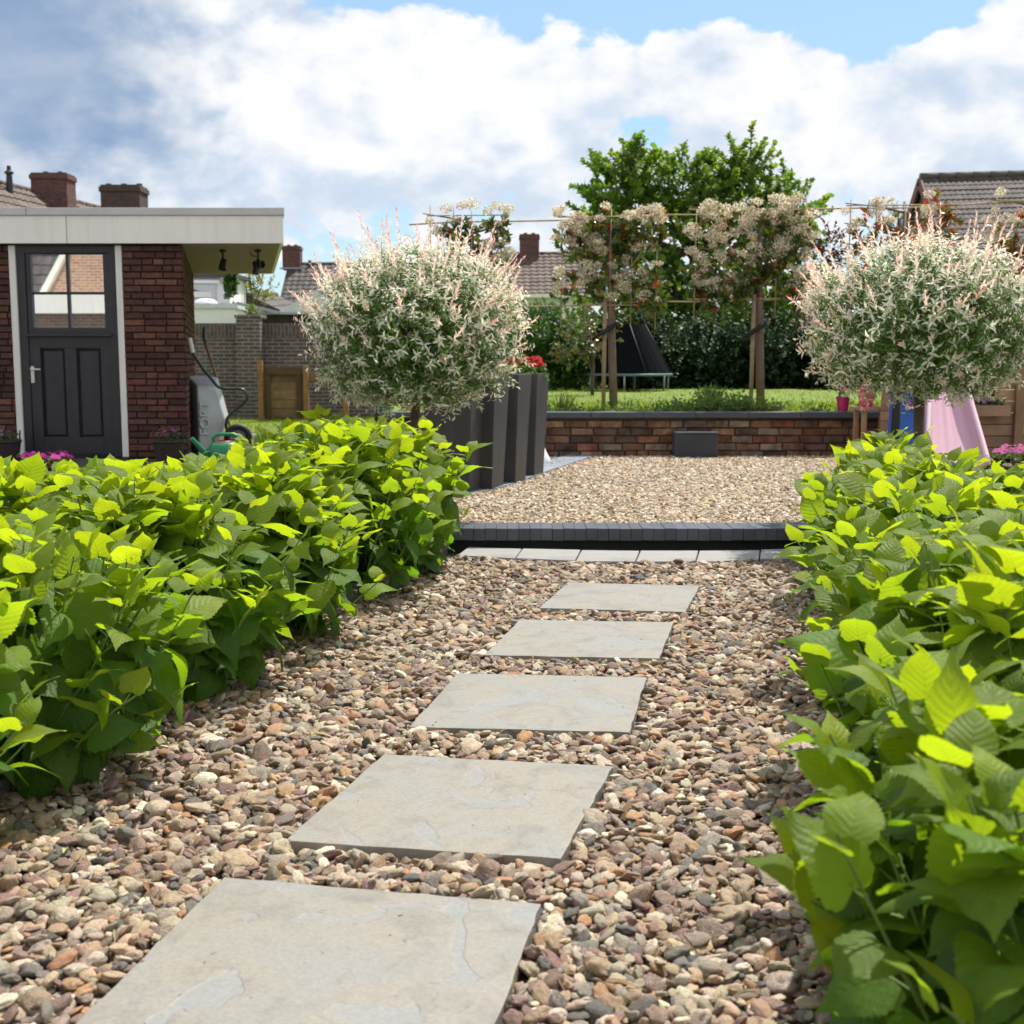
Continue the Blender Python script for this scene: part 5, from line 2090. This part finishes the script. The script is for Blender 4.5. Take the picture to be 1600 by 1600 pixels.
# flat-roofed extension
E0, E1 = mir(30, 464, 30.6), mir(230, 490, 30.6)
m_ = MB()
m_.slab([(E0.x - 2, E1.y - .06), (E1.x + 2, E1.y - .06), (E1.x + 2, A.y + .02), (E0.x - 2, A.y + .02)][::-1], 0, E1.z)
m_.build('extension_wall', M_ORBRICK, g)
m_ = MB()
m_.slab([(E0.x - 2.2, E1.y + .1), (E1.x + 2.2, E1.y + .1), (E1.x + 2.2, A.y + .03), (E0.x - 2.2, A.y + .03)][::-1], E1.z + .003, E0.z + .10)
m_.build('extension_roof', M_FASCIA, g)
g = thing('neighbour_house', 'house with steep dark roof beside the orange brick house, mirrored in the shed door', 'house', (-17, -11, 0))
m_ = MB()
m_.slab([(-19.5, -15), (-13.2, -15), (-13.2, -9.5), (-19.5, -9.5)], 0, 2.6)
m_.build('wall', M_ORBRICK, g)
m_ = MB()
tile_slope(m_, (-19.8, -12.2, 6.5), (-12.9, -12.2, 6.5), (-19.8, -9.2, 2.5), (-12.9, -9.2, 2.5))
tile_slope(m_, (-19.8, -12.2, 6.5), (-12.9, -12.2, 6.5), (-19.8, -15.2, 2.5), (-12.9, -15.2, 2.5))
m_.build('roof', M_TILEGREY, g, smooth=True, autosmooth=40)

# ------------------------------------------------------------------ wheelbarrow, tool, watering can, baskets
def text_mesh(name, body, size, origin, xdir, ydir, depth, material, parent):
    cu = bpy.data.curves.new(name, 'FONT')
    cu.body = body
    cu.size = size
    cu.extrude = depth
    cu.bevel_depth = .002
    cu.align_x = 'CENTER'
    cu.align_y = 'CENTER'
    tmp = bpy.data.objects.new(name + '_tmp', cu)
    COL.objects.link(tmp)
    bpy.context.view_layer.update()
    dg = bpy.context.evaluated_depsgraph_get()
    me = bpy.data.meshes.new_from_object(tmp.evaluated_get(dg))
    bpy.data.objects.remove(tmp)
    x, y = Vector(xdir).normalized(), Vector(ydir).normalized()
    z = x.cross(y)
    o_ = Vector(origin) - org(parent)
    M = Matrix(((x.x, y.x, z.x, o_.x), (x.y, y.y, z.y, o_.y), (x.z, y.z, z.z, o_.z), (0, 0, 0, 1)))
    me.transform(M)
    me.materials.clear()
    me.name = name
    return link_mesh(name, me, material, parent, None)


D0 = 13.75
wb_ = thing('wheelbarrow', 'upturned grey wheelbarrow with black frame leaning at the shed corner', 'wheelbarrow', (at(345, 690, D0).x, D0, 0))
q = [at(311, 692, D0 - .1), at(334, 689, D0 + .02), at(352, 655, D0 + .05), at(338, 604, D0 + .12), at(307, 601, D0 + .02)]
q[0].z -= .1; q[1].z -= .1
bkp = [Vector((p.x + dx, p.y + .42, p.z + dz)) for p, dx, dz in zip(q, (-.22, -.10, -.05, -.08, -.22), (-.05, -.05, .0, .10, .10))]
m_ = MB()
P_ = q + bkp
m_.faces(P_, [(0, 1, 2, 3, 4)] + [(i, 5 + i, 5 + (i + 1) % 5, (i + 1) % 5) for i in range(5)] + [(9, 8, 7, 6, 5)])
tub = m_.build('tub', mat('galvanised_tub', (.46, .47, .49), .42, .12, 5, .1, 30, metal=.2, col2=(.40, .41, .43)), wb_, bevel=.03, seg=3, smooth=True, autosmooth=35)
cen = (q[0] + q[1] + q[3] + q[4]) / 4
up_v = ((q[4] + q[3]) / 2 - (q[0] + q[1]) / 2).normalized()
rt_v = ((q[3] - q[4]) + (q[1] - q[0])).normalized()
nvv = up_v.cross(-rt_v)
if nvv.y > 0:
    nvv = -nvv
text_mesh('embossed_lettering', 'FORT', .155, cen + nvv * .03 + rt_v * -.03, up_v, -rt_v, .006, mat('galvanised_lettering', (.40, .41, .43), .4, .05, metal=.35), tub)
m_ = MB()
pth = [(302, 553, -.10), (318, 577, -.05), (340, 604, .0), (350, 608, .02), (372, 607, .05), (380, 609, .05), (387, 617, .05), (386, 625, .05), (378, 634, .05), (362, 645, .04), (355, 654, .03), (353, 664, .03), (357, 684, .03), (360, 705, .03)]
m_.tube([at(a, b, D0 - .05 + c_) for a, b, c_ in pth], .017, 8)
m_.build('frame', mat('black_tube', (.02, .022, .024), .3, .1, spec=.6), wb_, smooth=True, autosmooth=50)
m_ = MB()
m_.tube([at(296, 528, D0 - .16), at(301, 551, D0 - .15)], .026, 10)
m_.build('grip', mat('white_grip', (.75, .75, .74), .4, .05), wb_, smooth=True, autosmooth=50)
wc = at(372, 684, D0 + .05)
m_ = MB()
rw = .155
axw = Vector((.25, -.95, .1)).normalized()
prof = [(rw - .035 + .035 * math.cos(a), .035 * math.sin(a)) for a in [2 * PI * i / 12 for i in range(13)]]
m_.lathe(prof, wc, 24, axis=axw)
wh = m_.build('wheel', M_BLACKRUB, wb_, smooth=True)
m_ = MB()
m_.lathe([(.001, -.03), (.03, -.03), (.03, -.012), (rw - .05, -.012), (rw - .05, .012), (.03, .012), (.03, .03), (.001, .03)], wc, 20, axis=axw)
m_.build('rim', mat('grey_rim', (.10, .10, .11), .4, .1), wh)

tl = thing('garden_tool', 'long wooden garden tool handle leaning behind the wheelbarrow', 'tool', tuple(at(366, 675, 14.3))[:2] + (-.03,))
m_ = MB()
pe = at(368, 672, 14.3); pe.z = -.02
m_.tube([at(320, 534, 14.9), at(342, 600, 14.6), pe], .016, 8)
m_.build('handle', M_PALEBARK if False else mat('tool_ash', (.30, .19, .09), .7, .25, 10), tl, smooth=True)
m_ = MB()
m_.tube([at(318, 511, 14.95), at(318.5, 528, 14.93), at(321, 536, 14.9)], [.012, .017, .020], 8)
m_.build('socket', mat('dark_steel', (.04, .04, .045), .5, .1, metal=.5), tl, smooth=True)

wcn = thing('watering_can', 'green plastic watering can before the wheelbarrow', 'watering can', (at(352, 720, 11.6).x, 11.6, 0))
M_GREENP = mat('green_plastic', (.012, .20, .085), .35, .08, spec=.5)
c = Vector((at(354, 720, 11.6).x, 11.6, 0))
zt = at(354, 690, 11.6).z
m_ = MB()
m_.lathe([(.001, -.03), (.145, -.03), (.16, .0), (.165, zt * .5), (.155, zt * .82), (.13, zt * .97), (.10, zt), (.085, zt - .005), (.001, zt - .06)], c, 24)
m_.build('body', M_GREENP, wcn, smooth=True, autosmooth=50)
m_ = MB()
m_.tube([at(326, 716, 11.55), at(318, 706, 11.5), at(308, 694, 11.46), at(299, 685, 11.43)], [.035, .028, .022, .02], 10)
m_.build('spout', M_GREENP, wcn, smooth=True, autosmooth=50)
m_ = MB()
m_.tube([at(333, 697, 11.58), at(333, 684, 11.58), at(340, 678.5, 11.58), at(365, 678.5, 11.6), at(375, 684, 11.62), at(378, 700, 11.63)], .017, 10)
m_.build('handle', M_GREENP, wcn, smooth=True, autosmooth=50)
m_ = MB()
m_.lathe([(.001, zt - .035), (.085, zt - .035), (.088, zt + .006), (.07, zt + .012)], c + Vector((-.02, -.02, 0)), 18)
m_.build('filling_collar', mat('red_plastic', (.45, .035, .05), .4, .05), wcn, smooth=True)


def flowers(name, label, c, rad, h, n, pal, cat='flowers', leaf=(.05, .11, .03), nl=120, fs=.03, group=None):
    t = thing(name, label, cat, c, group)
    P, D, N, L, C = [], [], [], [], []
    for i in range(nl):
        u = rvec()
        p = np.array(c) + np.array((u[0] * rad[0], u[1] * rad[1], h * RNG.uniform(-.15, .75)))
        P.append(p)
        D.append(rvec() + np.array((0, 0, .4)))
        N.append(np.array((0, 0, 1)) + rvec() * .6)
        L.append(RNG.uniform(.03, .055))
        C.append(np.array(leaf) * RNG.uniform(.6, 1.4))
    place_leaves('foliage', OVAL, P, D, N, L, C, M_TREE, t)
    P, D, N, L, C = [], [], [], [], []
    for i in range(n):
        a = RNG.uniform(0, 2 * PI)
        r = math.sqrt(RNG.random())
        cc_ = np.array(c) + np.array((math.cos(a) * r * rad[0], math.sin(a) * r * rad[1], h * RNG.uniform(.6, 1.05)))
        up_ = np.array((math.cos(a) * .5, math.sin(a) * .5 - .4, .8))
        col = np.array(pal[RNG.integers(0, len(pal))]) * RNG.uniform(.75, 1.2)
        for q in range(5):
            an = q * 2 * PI / 5 + i
            x1 = np.cross(up_, (1, .1, .2)); x1 /= np.linalg.norm(x1)
            x2 = np.cross(up_, x1); x2 /= np.linalg.norm(x2)
            P.append(cc_)
            D.append(x1 * math.cos(an) + x2 * math.sin(an) + up_ * .25)
            N.append(up_)
            L.append(fs * RNG.uniform(.8, 1.2))
            C.append(col)
    place_leaves('blossom', LOBE, P, D, N, L, C, M_PETAL, t)
    return t


def basket(label, px, d, r, h):
    c = at(px, 700, d)
    t = thing('wicker_basket', label, 'basket', (c.x, d, -.04))
    m_ = MB()
    nr = 14
    for i in range(nr):
        z = -.03 + h * i / nr
        rr = r * (.78 + .22 * i / nr)
        ring = [(c.x + (rr + .006 * math.sin(k * 8 * PI / 32 * 4 + i * PI)) * math.cos(2 * PI * k / 32), d + (rr + .006 * math.sin(k * PI + i * PI)) * math.sin(2 * PI * k / 32), z) for k in range(33)]
        m_.tube(ring, h / nr * .55, 5, cap=False)
    m_.build('weave', mat('dark_wicker', (.045, .032, .028), .8, .3, 20), t)
    m_ = MB()
    ring = [(c.x + r * 1.02 * math.cos(2 * PI * k / 24), d + r * 1.02 * math.sin(2 * PI * k / 24), h - .03) for k in range(25)]
    m_.tube(ring, .014, 6, cap=False)
    m_.tube([(c.x + r, d, h - .03), (c.x + r * 1.05, d, h + .08)], .008, 6)
    m_.tube([(c.x - r, d, h - .03), (c.x - r * 1.05, d, h + .08)], .008, 6)
    m_.build('rim', mat('dark_wicker'), t)
    m_ = MB()
    m_.lathe([(.001, h - .06), (r * .95, h - .06)], (c.x, d, 0), 20)
    m_.build('soil', M_SOIL, t)
    return c.x


bx_ = basket('dark wicker basket of purple flowers before the shed corner', 264, 12.6, .15, .22)
flowers('purple_flowers', 'purple and white flowers in the wicker basket before the shed corner', (bx_, 12.6, .18), (.14, .13), .13, 16, [(.35, .12, .36), (.5, .35, .5), (.25, .05, .25)], nl=60, fs=.022)
bx_ = basket('dark wicker basket left of the shed door at the picture edge', 8, 12.6, .15, .22)
flowers('purple_flowers', 'pale flowers in the wicker basket left of the shed door', (bx_, 12.6, .18), (.14, .13), .12, 10, [(.4, .3, .4), (.3, .18, .3)], nl=60, fs=.022)
c = at(70, 730, 11.8)
m_ = MB()
m_.lathe([(.001, -.04), (.17, -.04), (.24, .0), (.26, .02), (.24, .02), (.001, .0)], (c.x, 11.8, 0), 22)
tag(m_.build('flower_bowl', mat('bowl_clay', (.10, .06, .045), .8), smooth=True, autosmooth=40), 'low clay bowl holding the magenta flowers before the shed door', 'bowl')
flowers('magenta_flowers', 'bright magenta flowers in a low bowl before the shed door', (c.x, 11.8, .01), (.26, .18), .12, 60, [(.60, .05, .36), (.72, .10, .45)], nl=160, fs=.028)

# red flowers in the last planter
p4 = gnd(*pbase[3], ZT)
ux, uy = Vector((math.cos(TH), math.sin(TH), 0)), Vector((-math.sin(TH), math.cos(TH), 0))
pc = p4 - ux * .145 + uy * .145
flowers('red_geranium', 'red flowering plant in the last dark planter', (pc.x + .02, pc.y, ZT + .76), (.17, .17), .16, 46, [(.62, .02, .025), (.5, .01, .02)], cat='plant', leaf=(.06, .14, .03), nl=180, fs=.028)

# white pedestal behind the planters
c = at(844, 712, 11.2)
m_ = MB()
m_.lathe([(.001, ZT - .01), (.105, ZT - .01), (.10, ZT + .03), (.075, ZT + .07), (.048, ZT + .13), (.036, ZT + .3), (.032, ZT + .44), (.034, ZT + .46), (.001, ZT + .465)], (c.x - .01, 11.2, 0), 20)
tag(m_.build('pedestal', M_PLASTIC_W, smooth=True, autosmooth=50), 'white pedestal with flared foot behind the last planter', 'pedestal')

# toy on the left lawn
c = at(600, 630, 18)
zf = lawn_z(c.x)
t = thing('ride_on_toy', 'teal and orange plastic ride-on toy under the left willow', 'toy', (c.x, 18, zf))
m_ = MB()
m_.box((c.x, 18, zf + .21), (.16, .34, .14))
m_.build('body', mat('teal_plastic', (.02, .18, .22), .35, .05), t, bevel=.04, seg=3, smooth=True)
m_ = MB()
m_.box((c.x + .03, 17.9, zf + .33), (.10, .07, .14))
m_.tube([(c.x - .1, 17.88, zf + .41), (c.x + .15, 17.88, zf + .41)], .016, 8)
m_.build('handlebar', mat('orange_plastic', (.62, .13, .04), .35, .05), t, bevel=.012, smooth=True, autosmooth=40)
for sx, sy in ((-.1, -.13), (.1, -.13), (-.1, .13), (.1, .13)):
    m_ = MB()
    m_.lathe([(.001, -.02), (.06, -.02), (.07, 0), (.06, .02), (.001, .02)], (c.x + sx, 18 + sy, zf + .068), 16, axis=(1, 0, 0))
    m_.build('wheel', M_BLACKRUB, t, smooth=True, autosmooth=40)

# ------------------------------------------------------------------ wooden playhouse on the right and what stands round it
PD = 11.2
X0, X1 = at(1512, 600, PD).x, at(1720, 600, PD).x
ph = thing('playhouse', 'wooden plank playhouse with small window behind the right willow', 'playhouse', ((X0 + X1) / 2, PD + .7, .08))
m_ = MB()
z = .12
while z < 1.42:
    v = random.uniform(.8, 1.2)
    wx0, wx1 = at(1512, 0, PD).x, at(1556, 0, PD).x
    wz0_, wz1_ = at(1530, 622, PD).z, at(1530, 577, PD).z
    wx0 = at(1507, 600, PD).x; wx1 = at(1556, 600, PD).x
    xs0 = at(1440, 600, PD).x
    if z + .1 > wz0_ and z < wz1_:
        m_.box(((xs0 + wx0) / 2, PD + .02, z + .052), (wx0 - xs0, .035, .098), 0, (v, v, v))
        m_.box(((X1 + wx1) / 2, PD + .02, z + .052), (X1 - wx1, .035, .098), 0, (v, v, v))
    else:
        m_.box(((xs0 + X1) / 2, PD + .02, z + .052), (X1 - xs0, .035, .098), 0, (v, v, v))
    z += .104
# side wall
z = .12
while z < 1.42:
    v = random.uniform(.8, 1.2)
    m_.box((xs0 + .018, PD + .62, z + .052), (.035, 1.15, .098), 0, (v, v, v))
    z += .104
m_.build('plank_wall', M_WOODNEW, ph, bevel=.006)
m_ = MB()
for px in (1444, 1592):
    p = at(px, 600, PD)
    m_.box((p.x, PD - .025, .78), (.075, .05, 1.36), 0, (.85, .8, .75))
m_.build('corner_post', M_WOODNEW, ph, bevel=.005)
m_ = MB()
xa, xb = wx0, wx1
za, zb_ = wz0_, wz1_
for (a0, a1, b0, b1) in ((xa - .03, xa + .012, za - .03, zb_ + .03), (xb - .012, xb + .03, za - .03, zb_ + .03), (xa + .013, xb - .013, zb_ - .01, zb_ + .03), (xa + .013, xb - .013, za - .03, za + .01)):
    m_.box(((a0 + a1) / 2, PD - .008, (b0 + b1) / 2), (a1 - a0, .03, b1 - b0))
m_.box(((xa + xb) / 2, PD - .006, (za + zb_) / 2), (.018, .02, zb_ - za - .022))
m_.box(((xa + xb) / 2, PD - .004, (za + zb_) / 2), (xb - xa - .03, .012, .018))
wn = m_.build('window_frame', M_WOODNEW, ph, bevel=.003)
m_ = MB()
m_.face([(xa, PD + .03, za), (xb, PD + .03, za), (xb, PD + .03, zb_), (xa, PD + .03, zb_)])
m_.build('pane', M_GLASSDARK, wn)
m_ = MB()
for s in (0, 1):
    za_ = 1.42
    yy = (PD - .2, PD + .62)[s], (PD + .62, PD + 1.4)[s]
    zz = (za_ - .02, za_ + .28)[::1] if s == 0 else (za_ + .28, za_ - .02)
    m_.hexa([(xs0 - .15, yy[0], zz[0]), (X1, yy[0], zz[0]), (X1, yy[1], zz[1]), (xs0 - .15, yy[1], zz[1]), (xs0 - .15, yy[0], zz[0] + .03), (X1, yy[0], zz[0] + .03), (X1, yy[1], zz[1] + .03), (xs0 - .15, yy[1], zz[1] + .03)])
m_.build('roof', mat('playhouse_felt', (.06, .05, .045), .9, .2), ph)
fa, fb = at(1522, 650, PD - .12), at(1576, 633, PD - .12)
t = thing('flower_box', 'wooden flower box under the playhouse window', 'flower box', ((fa.x + fb.x) / 2, PD - .1, fa.z))
m_ = MB()
m_.box(((fa.x + fb.x) / 2, PD - .165, (fa.z + fb.z) / 2), (fb.x - fa.x, .02, fb.z - fa.z))
m_.box(((fa.x + fb.x) / 2, PD - .039, (fa.z + fb.z) / 2), (fb.x - fa.x, .018, fb.z - fa.z))
for xx in (fa.x + .01, fb.x - .01):
    m_.box((xx, PD - .10, (fa.z + fb.z) / 2), (.02, .106, fb.z - fa.z))
m_.box(((fa.x + fb.x) / 2, PD - .10, fa.z + .01), (fb.x - fa.x - .042, .106, .018))
m_.build('box', M_WOODNEW, t, bevel=.003)
m_ = MB()
m_.box(((fa.x + fb.x) / 2, PD - .10, (fa.z + fb.z) / 2 + .005), (fb.x - fa.x - .044, .104, (fb.z - fa.z) * .7))
m_.build('soil', M_SOIL, t)
flowers('pink_flowers', 'pink flowers in the flower box of the playhouse', ((fa.x + fb.x) / 2, PD - .10, fb.z - .01), ((fb.x - fa.x) * .42, .05), .06, 14, [(.55, .3, .42), (.45, .25, .45)], nl=50, fs=.02)

# pink slide in front of the playhouse
t = thing('slide', 'pale pink plastic slide before the playhouse', 'slide', tuple(at(1485, 690, 10.25))[:2] + (.1,))
pr = []
for s in range(15):
    k = s / 14
    py = 572 + (735 - 572) * k
    d = 10.75 - .75 * k
    xl, xr = 1451 - 8 * k, 1494 + 46 * k
    a, b = at(xl, py, d), at(xr, py, d)
    row = []
    for j in range(13):
        v = j / 12
        p = a.lerp(b, v)
        p.y += (0 if 0 < j < 12 else -.07) + .014 * math.cos(v * PI * 6)
        p.z += .0 if 0 < j < 12 else .05
        row.append(p)
    pr.append(row)
m_ = MB()
P_ = [p for row in pr for p in row] + [Vector((p.x, p.y + .025, p.z - .02)) for row in pr for p in row]
n1_, n2_ = 15, 13
F_ = []
for i in range(n1_ - 1):
    for j in range(n2_ - 1):
        q_ = (i * n2_ + j, i * n2_ + j + 1, (i + 1) * n2_ + j + 1, (i + 1) * n2_ + j)
        F_.append(q_)
        F_.append(tuple(195 + x for x in q_[::-1]))
m_.faces(P_, F_)
m_.build('chute', mat('pink_plastic', (.60, .36, .44), .42, .05), t, smooth=True)
m_ = MB()
for j in (0, 12):
    m_.tube([row[j] + Vector((0, -.005, .01)) for row in pr], .022, 8)
m_.build('side_rail', mat('pink_plastic_pale', (.72, .52, .57), .42, .05), t, smooth=True)
m_ = MB()
for j in (1, 11):
    m_.tube([pr[1][j] + Vector((0, .05, 0)), (pr[1][j].x, pr[1][j].y + .06, .09)], .02, 8)
m_.build('support', mat('pink_plastic'), t, smooth=True)

# black post, blue toy chest, planter table and pots
p = at(1400, 640, 9.3)
m_ = MB()
m_.tube([(p.x, 9.3, .08), (p.x, 9.3, .5), (p.x + .01, 9.3, .93)], [.036, .033, .030], 10)
t = m_.build('black_post', mat('black_bark', (.012, .012, .013), .7, .3, 12, .5, 40), smooth=True)
tag(t, 'thin black post standing left of the blue toy', 'post')
a, b = at(1408, 680, 10.0), at(1433, 612, 10.0)
t = thing('toy_kitchen', 'blue plastic play unit with purple and white knob between black post and willow stem', 'toy', ((a.x + b.x) / 2, 10.15, .09))
m_ = MB()
m_.hexa([(a.x - .02, 10.0, .09), (b.x + .05, 10.0, .09), (b.x + .05, 10.35, .09), (a.x - .02, 10.35, .09), (a.x, 10.04, b.z), (b.x - .02, 10.04, b.z), (b.x - .02, 10.33, b.z), (a.x, 10.33, b.z)])
m_.build('body', mat('blue_plastic', (.02, .10, .42), .38, .06), t, bevel=.015, seg=3)
p = at(1425, 637, 9.98)
m_ = MB()
m_.lathe([(.001, -.005), (.04, -.005), (.042, .01), (.03, .03), (.001, .032)], (p.x, 10.0, p.z + .012), 16)
m_.build('knob', mat('purple_plastic', (.35, .03, .25), .4, .05), t, smooth=True, autosmooth=40)
m_ = MB()
m_.box((p.x + .003, 9.985, p.z), (.085, .05, .018))
m_.build('shelf', M_PLASTIC_W, t, bevel=.004)

tb = thing('planter_table', 'small wooden plank table carrying the tall pink bucket', 'table', tuple(at(1365, 640, 11.3))[:2] + (.08,))
a, b = at(1338, 640, 11.3), at(1392, 637, 11.3)
m_ = MB()
m_.box(((a.x + b.x) / 2, 11.35, a.z + .01), (b.x - a.x, .36, .03))
m_.build('top', M_WOODNEW, tb, bevel=.004)
for xx in (a.x + .05, b.x - .03):
    for yy in (11.22, 11.48):
        m_ = MB()
        m_.bar((xx, yy, .08), (xx, yy, a.z - .006), .04)
        m_.build('leg', M_WOODNEW, tb, bevel=.003)
pa, pb = at(1376, 690, 11.1), at(1396, 612, 11.1)
m_ = MB()
z = .10
while z < pb.z:
    v = random.uniform(.85, 1.15)
    m_.box(((pa.x + pb.x) / 2 + .01, 11.12, z + .045), (pb.x - pa.x + .02, .03, .086), 0, (v, v, v))
    z += .092
m_.build('side_boards', M_WOODNEW, tb, bevel=.004)


def pot(label, px0, px1, ptop, pbot, d, col, handle):
    a, b = at(px0, pbot, d), at(px1, ptop, d)
    c = Vector(((a.x + b.x) / 2, d, a.z))
    r, h = (b.x - a.x) / 2, b.z - a.z
    t = thing('bucket', label, 'bucket', c, 'pink buckets')
    m_ = MB()
    m_.lathe([(.001, .0), (r * .82, .0), (r, h * .55), (r * .96, h * .62), (r * .8, h * .68), (r * .84, h), (r * .74, h), (r * .7, h * .7), (r * .8, h * .1), (.001, h * .1)] if handle else
             [(.001, 0), (r * .72, 0), (r * .96, h * .92), (r, h * .93), (r, h), (r * .9, h), (r * .7, h * .1), (.001, h * .1)], c, 20)
    m_.build('body', mat('pink_' + str(px0), col, .4, .06), t, smooth=True, autosmooth=35)
    m_ = MB()
    ring = [(c.x + r * .9 * math.cos(k * PI / 10), d - .01, c.z + h * .9 + r * .5 * math.sin(k * PI / 10)) for k in range(11)]
    m_.tube(ring, .004, 6)
    m_.build('handle', mat('wire', (.4, .4, .4), .4, .05, metal=.7), t, smooth=True)
    return c, h


c, h = pot('dark pink bucket on the right end of the low wall coping', 1306, 1328, 620, 642.5, 12.0, (.42, .02, .13), False)
flowers('pink_flowers', 'small pink flowers in the dark pink bucket on the wall', (c.x, c.y, c.z + h * .9), (.06, .06), .10, 8, [(.75, .25, .35)], nl=24, fs=.024)
pot('taller bright pink churn shaped bucket on the wooden plank table', 1341, 1366, 604, 636, 11.3, (.62, .03, .12), True)
fx = at(1590, 700, 9.0)
flowers('pink_flowers', 'tiny patch of pink flowers above the hydrangeas at the right picture edge', (fx.x, 9.0, at(1590, 706, 9.0).z - .1), (.16, .12), .14, 22, [(.65, .2, .42)], nl=120, fs=.03)
c = Vector((fx.x, 9.0, .06))
m_ = MB()
hh = at(1590, 706, 9.0).z - .1
m_.lathe([(.001, .06), (.11, .06), (.15, hh - .01), (.16, hh + .005), (.14, hh + .005), (.001, hh - .03)], (c.x, 9.0, 0), 18)
tag(m_.build('flower_pot', mat('bowl_clay'), smooth=True, autosmooth=40), 'clay pot under the pink flowers at the right picture edge', 'pot')
